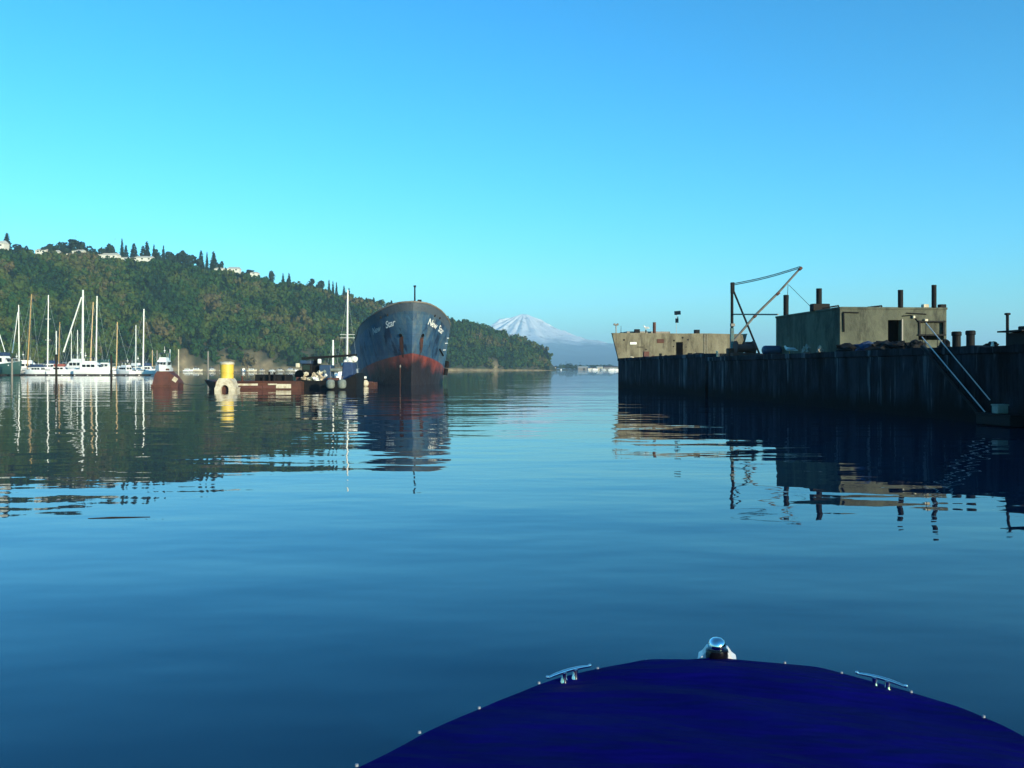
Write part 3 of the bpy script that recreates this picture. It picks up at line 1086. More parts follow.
# foremast
fm = MB().tube((0.35, -0.6, 9.0), (0.35, -0.6, 12.15), 0.11, 0.09, 8).build('foremast', M['black_steel'], ship)
MB().box((0.35, -0.6, 12.25), (0.3, 0.3, 0.22), b=.03).build('mast_lamp', M['black_steel'], fm)
MB().box((0.95, -0.5, 10.35), (0.5, 0.4, 0.5), b=.05).build('fairlead', M['black_steel'], ship)
wh = MB().box((0, 48, 7.2), (7.5, 7, 3.6), b=.1).build('wheelhouse', M['white'], ship)
MB().box((0, 44.46, 7.9), (6.4, .08, .8)).build('window', M['glass'], wh)
for side in (-1, 1):
    # hawse pipes with anchors' rust streaks
    hs, hzv = -0.3, 6.2
    hp = hull_pt(side, hs, hzv, 0.03)
    hw = MB()
    hw.lathe((0, 0, 0), [(0.22, 0.0), (0.22, 0.10), (0.15, 0.12), (0.14, 0.0)], 14, axis='Y')
    Q = Vector((0, 1, 0)).rotation_difference((hull_pt(side, hs, hzv, 0.3) - hull_pt(side, hs, hzv, 0.0)))
    hw.v = [tuple(hp + Q @ Vector(q)) for q in hw.v]
    hw.build('hawse_pipe', M['black_steel'], ship)
    # streak
    sk = MB()
    g = random.Random(5 + side)
    for k in range(4):
        s0 = hs - 0.16 + k * 0.10
        zt_, zb_ = hzv - 0.05 - g.uniform(0, .4), 3.3 + g.uniform(0, 1.1)
        ra, rb = [], []
        for j in range(11):
            u = j / 10
            z = lerp(zt_, zb_, u)
            wdt = 0.075 * (1 - u * .5) + 0.05 * mnoise.noise(Vector((j * .9, k * 3, side)))
            sm = s0 + (0.9 - 0.9 * (1 - u)) * .15 - stem_s(hzv) + stem_s(z)
            ra.append(hull_pt(side, sm - wdt, z, 0.02))
            rb.append(hull_pt(side, sm + wdt, z, 0.02))
        sk.loft([ra, rb])
    sk.build('rust_streak', M['rust_streak'], ship)
# hanging mooring line from the bow
ch = MB()
cp = hull_pt(-1, 0.9, 2.35, .25)
ch.path([cp, cp + Vector((-.02, -.05, -1.2)), cp + Vector((0, -.05, -2.6))], 0.045, 6)
co_ = ch.build('hanging_line', M['rust'], ship)
MB().blob(cp + Vector((0, -.1, .05)), (.11, .11, .2), 3).build('shackle', M['grey_steel'], co_)
# draft marks and a loose plank of rubbing strake on the right shoulder
dm = MB()
for z, s in ((6.1, 7.4), (5.4, 7.0), (4.5, 6.8)):
    a = hull_pt(1, s - .9, z, .04)
    b = hull_pt(1, s + .4, z + .05, .04)
    dm.tube(a, b, .07, n=5)
dm.build('draft_mark', M['letter'], ship)
rb_ = MB().tube(hull_pt(1, 4.2, 4.6, .1), hull_pt(1, 6.4, 3.8, .1), .1, n=6)
rb_.build('rubbing_bar', M['black_steel'], ship)
dh = MB()
for s in (1.6, 2.7):
    for side in (-1, 1):
        dh.lathe(hull_pt(side, s - 1.4, 9.0 - s * .2, .01), [(.16, -.03), (.16, .03)], 10, axis='Y')
dh.build('mooring_port', M['black_steel'], ship)
fx = MB()
for z in (1.2, 2.2):
    fx.tube(hull_pt(1, 11, z, .25), hull_pt(1, 11, z + .9, .25), .3, n=8)
fx.build('fender', M['black_steel'], ship)

def arc_table(side, z):
    tab, acc, prev = [], 0.0, None
    s = stem_s(z) + 0.001
    while s < 14:
        p = hull_pt(side, s, z)
        if prev is not None:
            acc += (p - prev).length
        tab.append((acc, s))
        prev = p
        s += 0.04
    return np.array(tab)
def hull_text(body, side, a0, z0, size, slope, material, name, shear=0.25):
    cu = bpy.data.curves.new(name, 'FONT')
    cu.body = body
    cu.size = size
    cu.shear = shear
    cu.offset = 0.012 * size
    cu.space_character = 0.92
    tmp = bpy.data.objects.new(name, cu)
    COL.objects.link(tmp)
    bpy.context.view_layer.update()
    dg = bpy.context.evaluated_depsgraph_get()
    me = bpy.data.meshes.new_from_object(tmp.evaluated_get(dg))
    COL.objects.unlink(tmp)
    bpy.data.objects.remove(tmp)
    bm = bmesh.new()
    bm.from_mesh(me)
    bmesh.ops.triangulate(bm, faces=bm.faces[:])
    for it in range(2):
        bmesh.ops.subdivide_edges(bm, edges=[e for e in bm.edges if e.calc_length() > size * .25], cuts=1)
        bmesh.ops.triangulate(bm, faces=bm.faces[:])
    tab = arc_table(side, z0)
    W = max(v.co.x for v in bm.verts)
    for v in bm.verts:
        arc = (a0 + v.co.x) if side > 0 else (a0 + W - v.co.x)
        s = float(np.interp(arc, tab[:, 0], tab[:, 1]))
        z = z0 + v.co.y - slope * (arc - a0)
        s = s - stem_s(z0) * (1 - min(1, max(0, s) / 12)) + stem_s(z) * (1 - min(1, max(0, s) / 12))
        v.co = hull_pt(side, s, z, 0.03)
    bm.to_mesh(me)
    bm.free()
    me.materials.clear()
    me.materials.append(material)
    o = bpy.data.objects.new('lettering', me)
    COL.objects.link(o)
    o.parent = ship
    return o
hull_text('Star', -1, 2.3, 7.45, 1.15, 0.2, M['letter'], 'lettering')
hull_text('New', -1, 5.0, 6.85, 1.05, 0.2, M['letter_worn'], 'lettering')
hull_text('New', 1, 2.3, 7.6, 1.15, 0.26, M['letter'], 'lettering')
hull_text('Star', 1, 4.9, 6.9, 1.15, 0.26, M['letter'], 'lettering')

# ------------------------------------------------------------------ concrete barges on the right
BA = math.atan(0.094)
BC, BS = math.cos(BA), math.sin(BA)
BO = Vector((15.8, 50, 0))
DECK = 2.87
def bw(lx, ly, z=0.0):
    return Vector((BO.x + lx * BC - ly * BS, BO.y + lx * BS + ly * BC, z))
def by(px, lx):
    """distance along the barge where something set back lx from its side shows at pixel column px"""
    k = (px - 512) / F
    return (BO.x + lx * BC - k * (BO.y + lx * BS)) / (BS + k * BC)
def bp(px, lx, z=DECK):
    return bw(lx, by(px, lx), z)
def barge_hull(y0, y1, wd, ztop, bowed=False, seed=0):
    """hull sides with shallow vertical ribs and a chipped deck edge, local coords of BO"""
    m = MB()
    g = random.Random(seed)
    n = int((y1 - y0) / 0.8)
    for side, x in ((-1, 0.0), (1, wd)):
        rings = []
        for i in range(n + 1):
            y = y0 + (y1 - y0) * i / n
            e = ztop + 0.05 * mnoise.noise(Vector((y * .7, side, seed))) - (0.08 if g.random() < .06 else 0)
            bul = 0.03 * mnoise.noise(Vector((y * .5, side * 3, 2)))
            rings.append([(x + bul, y, -1.5), (x + bul, y, 0.35), (x + bul - side * 0.0, y, 1.6), (x + bul, y, ztop - .32),
                          (x + bul + side * .08, y, ztop - .28), (x + bul + side * .08, y, e), (x - side * 0.45, y, e)])
        m.loft(rings)
    m.add([(0.45, y0, ztop - .02), (wd - .45, y0, ztop - .02), (wd - .45, y1, ztop - .02), (0.45, y1, ztop - .02)], [(0, 1, 2, 3)])
    for y in (y0, y1):
        m.add([(0, y, -1.5), (wd, y, -1.5), (wd, y, ztop), (0, y, ztop)], [(0, 1, 2, 3)])
    return m

Y_SEAM = by(706, 0.0)
near = thing('concrete_barge', 'nearer old concrete barge with a roofed concrete deckhouse and derrick', 'barge', bw(0, 0), BA, 'old concrete barges moored end to end')
far = thing('concrete_barge', 'farther old concrete barge with a high buff concrete forecastle wall', 'barge', bw(0, 0), BA, 'old concrete barges moored end to end')
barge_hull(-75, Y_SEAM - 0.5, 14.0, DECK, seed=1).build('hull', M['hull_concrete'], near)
Y_FO = by(619, 0.0)
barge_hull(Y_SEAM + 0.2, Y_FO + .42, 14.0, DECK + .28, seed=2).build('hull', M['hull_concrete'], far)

# forecastle wall with its flared side, set on the far end
fw = MB()
zt = PZ(333, bw(0, Y_FO).y)
xr = 13.9
top = [(-0.75, zt), (3, zt + .02), (3, zt - .0), (7, zt - .03), (9.5, zt + .0), (12.2, zt - .06), (13.0, zt - .05), (13.6, zt - .15), (13.75, zt - .7), (13.5, zt - 1.2), (13.0, zt - 1.6)]
poly = [(0.02, DECK - .2), (-0.02, DECK + .1)] + top + [(13.0, DECK - .2)]
fw.prism(poly, Y_FO, Y_FO + .45)
fw_o = fw.build('forecastle_wall', M['fo_concrete'], far)
# flared bow plating behind it
fl = MB()
rows_l = []
for i in range(13):
    u = i / 12
    x = 6.95 * u ** 1.05
    y = Y_FO + .46 + 13.5 * u
    k = 1 - u
    rows_l.append([(x + .06, y, -1.5), (x + .03, y, .4), (x, y, DECK), (x - .35 * k, y, lerp(DECK, zt, .5)), (x - .75 * k, y, zt)])
fl.loft(rows_l)
fl.loft([[(13.9 - p[0] - (.35 if p[2] > DECK + .1 and i == 0 else 0), p[1], p[2]) for p in r] for i, r in enumerate(rows_l)])
fl.build('bow_plating', M['fo_concrete'], far)
def fx_(px):  # local x on the wall for a pixel column
    k = (px - 512) / F
    # solve bw(lx, Y_FO): X = k Y
    return (k * (BO.y + Y_FO * BC) - BO.x + Y_FO * BS) / (BC - k * BS)
def fz_(py, px=650):
    return PZ(py, bw(fx_(px), Y_FO).y)
def wall_box(px0, px1, y0, y1, dep, name, m, parent, proud=0.0):
    x0, x1, z1, z0 = fx_(px0), fx_(px1), fz_(y0), fz_(y1)
    return MB().box(((x0 + x1) / 2, Y_FO - proud + dep / 2 - .003, (z0 + z1) / 2), (x1 - x0, dep, z1 - z0)).build(name, m, parent)
dr = wall_box(676.2, 682.8, 342, 357.5, .06, 'doorway', M['opening_shade'], fw_o, .03)  # flat black panel on the wall, painted shade in place of a recess
wall_box(657, 664, 339, 343, .08, 'window', M['rust'], fw_o, .05)
wall_box(630, 636.5, 342.2, 344.5, .06, 'name_plate', M['white'], fw_o, .06)
wall_box(637, 643, 346.8, 347.4, .05, 'ledge', M['black_steel'], fw_o, .05)
lad = MB()
for k in range(9):
    z = lerp(fz_(358), fz_(334), k / 8)
    lad.tube((fx_(704.2), Y_FO - .12, z), (fx_(706.8), Y_FO - .12, z), .02, n=5)
for q in (704.2, 706.8):
    lad.tube((fx_(q), Y_FO - .12, fz_(358)), (fx_(q), Y_FO - .12, fz_(333.5)), .025, n=5)
lad.build('ladder', M['grey_steel'], fw_o)
hl_ = MB()
for px, py, s in ((624, 340, .18), (646, 349.5, .12), (674, 340.5, .16), (682.5, 337.5, .17), (688, 339.5, .15), (673.5, 346.5, .12), (686, 347, .1)):
    hl_.lathe((fx_(px), Y_FO - .01, fz_(py)), [(s * .6, -.02), (s * .6, .02)], 9, axis='Y')
hl_.build('drain_hole', M['black_steel'], fw_o)
# hatch coaming, stack, boxes on the forecastle roof
def roof_box(px0, px1, y0, y1, dep, yoff, name, m, bev=.03):
    x0, x1 = fx_(px0), fx_(px1)
    z1, z0 = fz_(y0), zt - .1
    return MB().box(((x0 + x1) / 2, Y_FO + .6 + yoff, (z0 + z1) / 2), (x1 - x0, dep, z1 - z0), b=bev).build(name, m, far)
roof_box(629, 673, 331, 333.5, 4, 2.5, 'hatch_coaming', M['grey_steel'])
roof_box(636, 641, 329, 333, .5, .1, 'vent_box', M['black_steel'])
roof_box(696.4, 701, 329.3, 334, .6, .1, 'deck_box', M['black_steel'])
st = MB().tube((fx_(655.5), Y_FO + .5, zt - .2), (fx_(655.5), Y_FO + .5, fz_(322)), .17, n=12)
st.build('exhaust_stack', M['rust'], far)
fd_ = MB()
fd_.add([(.3, Y_FO + .5, zt - .2), (13.2, Y_FO + .5, zt - .2), (7.3, Y_FO + 13.4, zt - .2), (6.6, Y_FO + 13.4, zt - .2)], [(0, 1, 2, 3)])
fd_.build('forecastle_deck', M['hull_concrete'], far)

# things on the far barge
def foP(px, py=333, dy=-0.0):
    p = bw(fx_(px), Y_FO + .25 + dy, zt)
    return p
sp = thing('sign_post', 'thin pole with two small dark signs above the forecastle doorway', 'sign', foP(677), BA)
h = PZ(321, sp.location.y) - zt
MB().tube((0, 0, -.3), (0, 0, PZ(310.5, sp.location.y) - zt), .03, n=6).build('pole', M['galv'], sp)
def sgn(px0, px1, y0, y1, tilt, name):
    D = sp.location.y
    w_, hh = (px1 - px0) / F * D, (y1 - y0) / F * D
    MB().box((PX((px0 + px1) / 2, D) - sp.location.x, -.05, PZ((y0 + y1) / 2, D) - zt), (w_, .05, hh), ry=tilt).build(name, M['sign'], sp)
sgn(674.2, 680.6, 311, 314.8, R(-5), 'sign_panel')
sgn(675.2, 678.4, 318.5, 322.8, R(0), 'sign_panel')
sgn(677.2, 678, 316.5, 320, R(8), 'bracket')
lp = thing('lamp_post', 'small twin headed lamp post on the tip of the forecastle', 'lamp', foP(616.5), BA)
hh = PZ(324, lp.location.y) - zt
MB().tube((0, 0, -.2), (0, 0, hh), .06, n=7).build('pole', M['grey_steel'], lp)
for s in (-1, 1):
    MB().tube((0, 0, hh - .1), (s * .26, 0, hh - .02), .09, .12, 8).build('lamp_head', M['grey_steel'], lp)
an = thing('antenna', 'thin whip antenna just right of the twin headed lamp post', 'antenna', foP(621.5), BA)
MB().tube((0, 0, -.2), (0, 0, .75), .03, .02, 5).build('whip', M['black_steel'], an)
MB().tube((0, 0, -.1), (0, 0, .1), .08, n=6).build('base', M['black_steel'], an)

def gull(loc, rz, label, s=1.0):
    """body as one continuous skinned surface, standing on two legs"""
    t = thing('gull', label, 'gull', loc, rz)
    me = bpy.data.meshes.new('body')
    vs = [(0, 0, .20), (.11, 0, .215), (.17, 0, .27), (.185, 0, .335), (.235, 0, .335), (-.12, 0, .19), (-.24, 0, .165), (-.36, 0, .15)]
    es = [(0, 1), (1, 2), (2, 3), (3, 4), (0, 5), (5, 6), (6, 7)]
    me.from_pydata([(x * s, y * s, z * s) for x, y, z in vs], es, [])
    o = bpy.data.objects.new('body', me)
    COL.objects.link(o)
    md = o.modifiers.new('skin', 'SKIN')
    for q, r in zip(me.skin_vertices[0].data, (.085, .08, .05, .052, .022, .075, .045, .015)):
        q.radius = (r * s, r * s)
    me.skin_vertices[0].data[0].use_root = True
    o.modifiers.new('sub', 'SUBSURF').levels = 2
    o.modifiers['sub'].render_levels = 2
    me.materials.append(M['gull'])
    o.parent = t
    for sd in (-1, 1):
        wg = MB().blob((-.07 * s, sd * .075 * s, .215 * s), (.2 * s, .025 * s, .06 * s), 2, .1)
        wg.build('wing', M['gull_grey'], t, smooth=True)
        lg = MB().tube((0, sd * .03 * s, 0), (0, sd * .03 * s, .13 * s), .008 * s, n=5)
        lg.box((.02 * s, sd * .03 * s, .004), (.06 * s, .03 * s, .008))
        lg.build('leg', M['orange'], t)
    MB().tube((.23 * s, 0, .333 * s), (.29 * s, 0, .325 * s), .014 * s, .004 * s, 6).build('beak', M['orange'], t)
    for sd in (-1, 1):
        MB().blob((.205 * s, sd * .034 * s, .35 * s), (.008 * s,) * 3, 0, 0, 1).build('eye', M['black_steel'], t)
    return t
gull(foP(646.5) + Vector((0, 0, .35)), BA + R(200), 'small gull perched on a short post on the forecastle roof', 1.3)
ps = thing('short_post', 'short dark post under the perched gull on the forecastle roof', 'post', foP(646.5), BA)
MB().tube((0, 0, -.1), (0, 0, .35), .07, n=8).build('shaft', M['black_steel'], ps)
MB().lathe((0, 0, -.05), [(.15, 0), (.15, .07)], 8).build('foot_plate', M['white'], ps)

# loose gear on the far deck in front of the wall: px, half-width px, top y, setback, kind
def deck_gear(px, y_top, wpx, lx, kind, lab, cat, name, m, base=DECK + .28):
    P = bp(px, lx, base)
    D = P.y
    h = max(.12, PZ(y_top, D) - base)
    w_ = wpx / F * D
    t = thing(name, lab, cat, P, BA)
    if kind == 'bollard':
        MB().lathe((0, 0, 0), [(w_ * .42, 0), (w_ * .42, h * .72), (w_ * .5, h * .76), (w_ * .5, h * .95), (w_ * .4, h)], 14).build('barrel', m, t, smooth=True)
        MB().lathe((0, 0, -.03), [(w_ * .62, 0), (w_ * .62, .07)], 14).build('base_flange', m, t)
    elif kind == 'box':
        MB().box((0, 0, h / 2), (w_, w_ * .8, h), b=.03).build('case', m, t)
        MB().box((0, 0, h + .02), (w_ * 1.06, w_ * .86, .05), b=.01).build('lid', m, t)
    else:
        MB().blob((0, 0, h * .22), (w_ / 2, w_ * .45, h * .85), int(px), .75, 3, freq=2.2).build('heap', m, t)
    return t
deck_gear(646, 352, 5.5, 1.5, 'box', 'dark square locker standing before the forecastle wall', 'locker', 'deck_locker', M['redlead'])
deck_gear(660.5, 353.5, 3.2, 1.4, 'bollard', 'small black bollard between the dark locker and the doorway', 'bollard', 'bollard', M['black_steel'])
deck_gear(665.5, 356, 3, 1.4, 'heap', 'small dark coil lying next to the small black bollard', 'rope coil', 'rope_coil', M['black_steel'])
deck_gear(621.5, 356.8, 2.2, .6, 'heap', 'tiny white bundle at the left end of the far deck edge', 'bundle', 'bundle', M['white'])
deck_gear(632, 356.6, 3, .6, 'heap', 'low pale bundle on the deck edge beneath the white plate', 'bundle', 'bundle', M['cream'])
deck_gear(653, 355.5, 2.6, 1.0, 'heap', 'reddish bundle between the locker and the small bollard', 'bundle', 'bundle', M['redlead'])
deck_gear(690, 353.5, 4, 1.0, 'box', 'low black box to the right of the forecastle doorway', 'box', 'equipment_box', M['black_steel'])
deck_gear(695.5, 353, 4.2, 1.0, 'heap', 'pale tarpaulin bundle beside the low black box', 'bundle', 'bundle', M['cream'])
deck_gear(699, 355.5, 10, .9, 'heap', 'long low dark heap of rope near the barge joint', 'rope', 'rope_heap', M['black_steel'])

# ---- near barge deckhouse
LX0 = 1.5
y_near, y_far = by(840, LX0), by(776, LX0)
nD = bw(LX0, y_near).y
HT = PZ(309, nD)
def hx_(px):   # local x on the front wall
    k = (px - 512) / F
    return (k * (BO.y + y_near * BC) - BO.x + y_near * BS) / (BC - k * BS)
def hz_(py, px=890):
    return PZ(py, bw(hx_(px), y_near).y)
XR = hx_(946.5)
dhs = MB()
# front wall has a real recess for the door and the window: build it from slabs
x0, x1 = LX0, XR
d0, d1 = hx_(888), hx_(901)
w0, w1 = hx_(918.5), hx_(944)
zd = hz_(320)
wz0, wz1 = hz_(335, 930), hz_(321.5, 930)
T = .3
def slab(xa, xb, za, zb, ya=y_near, yb=y_near + T):
    dhs.box(((xa + xb) / 2, (ya + yb) / 2, (za + zb) / 2), (xb - xa, yb - ya, zb - za))
zb = DECK - .15
slab(x0, d0, zb, HT)
slab(d0, d1, zd, HT)
slab(d1, w0, zb, HT)
slab(w0, w1, wz1, HT)
slab(w0, w1, zb, hz_(340, 930))
slab(w1, x1, zb, HT)
slab(x0, x0 + T, zb, HT, y_near + T, y_far)
slab(x1 - T, x1, zb, HT, y_near + T, y_far)
slab(x0 + T, x1 - T, zb, HT, y_far - T, y_far)
house = dhs.build('deckhouse', M['house_concrete'], near)
MB().box(((x0 + x1) / 2, (y_near + y_far) / 2, HT + .06), (x1 - x0 + .08, y_far - y_near + .08, .12), b=.02).build('roof', M['house_concrete'], house)
MB().box(((d0 + d1) / 2, y_near + T + .4, DECK + 1), (d1 - d0 + .6, .06, 2.4)).build('interior_shade_panel', M['opening_shade'], house)  # black panel behind the door, interior shade put into its colour
wn_ = MB().box(((w0 + w1) / 2, y_near + .14, (wz0 + wz1) / 2), (w1 - w0, .05, wz1 - wz0)).build('window', M['house_concrete'], house)
fr = MB()
for xa in (w0 + .04, w1 - .04):
    fr.box((xa, y_near - .02, (wz0 + wz1) / 2), (.09, .1, wz1 - wz0 + .1))
for za in (wz0, wz1):
    fr.box(((w0 + w1) / 2, y_near - .045, za), (w1 - w0 + .1, .1, .08))
fr.build('frame', M['black_steel'], wn_)
MB().box((d1 + .06, y_near - .02, DECK + 1.15), (.07, .06, 1.3)).build('door_jamb', M['grey_steel'], house)
pip = MB()
pip.tube((hx_(843), y_near - .05, hz_(313)), (hx_(843.5), y_near - .05, hz_(332)), .05, n=6)
pip.tube((hx_(858), y_near - .05, hz_(313)), (hx_(843), y_near - .05, hz_(312.6)), .035, n=6)
pip.build('drain_pipe', M['black_steel'], house)
cb = MB()
cb.path([Vector((hx_(902), y_near - .03, hz_(316))), Vector((hx_(910), y_near - .03, hz_(315.3))), Vector((hx_(914), y_near - .03, hz_(316.5))), Vector((hx_(918), y_near - .03, hz_(322)))], .03, 5)
cb.path([Vector((hx_(906), y_near - .03, hz_(313))), Vector((hx_(926), y_near - .03, hz_(314)))], .03, 5)
cb.build('cable', M['black_steel'], house)
MB().box((hx_(912.8), y_near - .1, hz_(317)), (.12, .12, .14), b=.02).build('light_fitting', M['cream'], house)
MB().box((hx_(925), y_near - .1, hz_(320)), (.18, .12, .12), b=.02).build('light_fitting', M['cream'], house)
for px, yt_, dep, yb_, rr2 in ((786, 295, 'side', 314, .16), (819, 288.5, 'side', 311, .16), (900.5, 290, 'front', 309, .14), (934, 285, 'front', 309, .13)):
    if dep == 'side':
        lx = LX0 + .35
        ly = by(px, lx)
    else:
        lx, ly = hx_(px), y_near + .25
        ly = by(px, lx)
    P = bw(lx, ly)
    hh = PZ(yt_, P.y)
    MB().tube((lx, ly, HT + .1), (lx, ly, hh), rr2, n=12).build('vent_pipe', M['black_steel'], house, smooth=True)
    if px == 819:
        MB().box((lx, ly - .1, HT + .3), (1.0, .5, .42), b=.04).build('pipe_bracket', M['black_steel'], house)
ln = MB()
for a, b in (((826, 308), (842, 305.5)), ((871, 307), (885.5, 305.3)), ((903, 308.6), (925, 308.2))):
    pa, pb = (hx_(a[0]), y_near + .4, hz_(a[1])), (hx_(b[0]), y_near + .4, hz_(b[1]))
    ln.tube(pa, pb, .045, n=5)
    ln.tube(pb, (pb[0], pb[1], HT), .04, n=5)
ln.build('roof_pipework', M['black_steel'], house)
MB().box((hx_(944), y_near + .2, HT + .2), (.35, .3, .2), b=.03).build('roof_block', M['black_steel'], house)
MB().box((hx_(927), y_near + .2, HT + .2), (.3, .3, .2), b=.03).build('roof_block', M['cream'], house)

# ---- derrick
PY_ = 64.0
dpos = Vector((PX(732, PY_), PY_, DECK))
der = thing('derrick_crane', 'thin lattice like derrick with upright post and raised boom over the barge joint', 'crane', dpos, 0)
def dl(px, py, D=PY_):
    return PT(px, py, D) - dpos
lat = .14
MB().box((0, 0, (dl(732, 328).z) / 2), (.24, .24, dl(732, 328).z), b=.03).build('post', M['teal'], der)
MB().tube(dl(732, 328), dl(732, 283.5), .11, .10, 8).build('upper_post', M['black_steel'], der)
MB().box(dl(732.5, 325), (.3, .3, .2), b=.03).build('post_collar', M['grey_steel'], der)
MB().box(dl(732.5, 288), (.26, .26, .8), b=.04).build('masthead', M['black_steel'], der)
bo = MB()
bo.tube(dl(734.5, 340), dl(755, 315.5, 63.2), .085, n=8)
bo.tube(dl(755, 315.5, 63.2), dl(778, 293, 62.4), .085, n=8)
bo.tube(dl(778, 293, 62.4), dl(801, 267.5, 61.5), .08, .07, n=8)
boom = bo.build('boom', M['grey_steel'], der)
for px, py, D in ((755, 316, 63.2), (778, 293.5, 62.4), (800.5, 268.5, 61.5)):
    MB().box(dl(px, py, D), (.24, .18, .2), ry=R(-45), b=.03).build('boom_clamp', M['rust'], boom)
MB().tube(dl(734, 292), dl(760.5, 356.5, 63), .07, n=7).build('strut', M['black_steel'], der)
MB().tube(dl(733, 314.3), dl(778, 314.5, 58.5), .05, n=7).build('tie_bar', M['grey_steel'], der)
cbl = MB()
for o_ in (0, 1.4):
    a, b = dl(733.5, 283.6 + o_), dl(800, 266.6 + o_, 61.5)
    pts = [a.lerp(b, t / 8) + Vector((0, 0, -.1 * math.sin(math.pi * t / 8))) for t in range(9)]
    cbl.path(pts, .03, 5)
cbl.path([dl(788, 284, 62), dl(787.5, 297, 62)], .02, 4)
cbl.path([dl(789, 285, 62), dl(812, 308, 55)], .015, 4)
cbl.build('stay_cable', M['black_steel'], der)
MB().box(dl(787.5, 297.5, 62), (.15, .15, .3), b=.03).build('hook_block', M['black_steel'], der)

# winch, tank, gull and gear by the derrick
wl_ = bp(744.5, 1.1, DECK)
wi = thing('deck_winch', 'rust red winch at the foot of the derrick', 'winch', wl_, BA)
MB().lathe((-.55, 0, .55), [(.28, 0), (.28, 1.1)], 14, axis='X').build('drum', M['redlead'], wi)
for s in (-.62, .62):
    MB().lathe((s - .05, 0, .55), [(.5, 0), (.5, .1)], 14, axis='X').build('drum_flange', M['redlead'], wi)
MB().box((0, .1, .1), (1.9, 1.1, .24), b=.03).build('bed_frame', M['rust'], wi)
MB().box((.55, .55, .55), (.6, .5, .9), b=.06).build('gearbox', M['redlead'], wi)
MB().box((-.8, .5, .3), (.5, .5, .5), b=.05).build('motor', M['rust'], wi)
rk = bp(752, .9, DECK)
tk = thing('deck_tank', 'round dark tank lying against the far corner of the deckhouse', 'tank', bp(771, .75, DECK), BA)
D = tk.location.y
rt = (354 - 346.5) / 2 / F * D + .06
MB().lathe((-.45, 0, rt), [(rt * .55, -.1), (rt * .9, -.02), (rt, .1), (rt, .9), (rt * .9, 1.02), (rt * .5, 1.1)], 18, axis='X').build('shell', M['blue_steel'], tk, smooth=True)
for s in (-.2, .35):
    MB().box((s, 0, .06), (.12, rt * 1.3, .18)).build('saddle', M['black_steel'], tk)
deck_gear(729, 353, 13, 1.0, 'heap', 'dark heap of old chain left of the derrick winch', 'chain', 'chain_heap', M['rust'], DECK)
deck_gear(717, 351, 2.2, .9, 'bollard', 'small pale topped bollard at the end of the nearer barge', 'bollard', 'bollard', M['cream'], DECK)
gull(bp(789.5, .45, DECK), BA + R(168), 'white gull standing on the deck edge below the shaded deckhouse wall', 1.35)
# debris along the deckhouse
for px, yt_, wp, lx, m_, nm, lab in (
        (806, 346.5, 9, .9, M['grey_steel'], 'rubble_heap', 'low tan rubble heap lying against the shaded deckhouse wall'),
        (820, 346.8, 7, .9, M['grey_steel'], 'rubble_heap', 'pale rubble heap nearest the sunlit corner on the shaded side'),
        (850, 345, 30, .9, M['black_steel'], 'tarpaulin_heap', 'dark low tarpaulin heap at the sunlit corner of the deckhouse'),
        (868, 342.5, 24, .9, M['blue_canvas'], 'tarpaulin_heap', 'blue tarpaulin heap in front of the sunlit deckhouse wall'),
        (883, 342, 26, 1.0, M['black_steel'], 'tarpaulin_heap', 'dark tarpaulin heap just left of the deckhouse doorway'),
        (897, 343, 22, .8, M['black_steel'], 'scrap_heap', 'black scrap heap on the threshold of the deckhouse doorway'),
        (915, 341, 18, .9, M['black_steel'], 'scrap_heap', 'black scrap heap between the doorway and the gangway top')):
    deck_gear(px, yt_, wp, lx, 'heap', lab, 'heap', nm, m_, DECK)
deck_gear(956.5, 331.5, 9.4, 1.3, 'bollard', 'left one of two fat dark drums past the deckhouse', 'drum', 'steel_drum', M['black_steel'], DECK)
deck_gear(970.5, 330.5, 9.4, 1.3, 'bollard', 'right one of two fat dark drums past the deckhouse', 'drum', 'steel_drum', M['black_steel'], DECK)
deck_gear(944, 341, 10, .9, 'heap', 'dark rope heap between the gangway top and the drums', 'rope', 'rope_heap', M['black_steel'], DECK)
deck_gear(992, 342.2, 12, 1.0, 'heap', 'low dark mound on deck between the drums and thin post', 'mound', 'tarpaulin_heap', M['black_steel'], DECK)
deck_gear(992.5, 343, 2.6, .5, 'bollard', 'tiny white marker light in front of the dark mound', 'light', 'marker_light', M['white'], DECK)
pt = thing('mooring_post', 'thin upright post at the right end of the visible barge deck', 'post', bp(1007.5, 1.0), BA)
D = pt.location.y
hp_ = PZ(314, D) - DECK
MB().tube((0, 0, -.1), (0, 0, hp_), .055, n=7).build('shaft', M['black_steel'], pt)
MB().box((0, 0, hp_), (.16, .16, .08), b=.02).build('cap', M['black_steel'], pt)
mb_ = thing('machinery_box', 'dark machinery housing with a flat lid beside the thin post', 'machine', bp(1024, 1.2), BA)
D = mb_.location.y
MB().box((.1, 0, (PZ(332.5, D) - DECK) / 2), (.75, 1.2, PZ(332.5, D) - DECK), b=.03).build('housing', M['black_steel'], mb_)
MB().box((.0, 0, PZ(332, D) - DECK + .03), (1.15, 1.4, .06), b=.01).build('lid', M['black_steel'], mb_)
MB().box((.25, 0, PZ(330, D) - DECK + .05), (.5, .7, .2), b=.03).build('hatch', M['black_steel'], mb_)

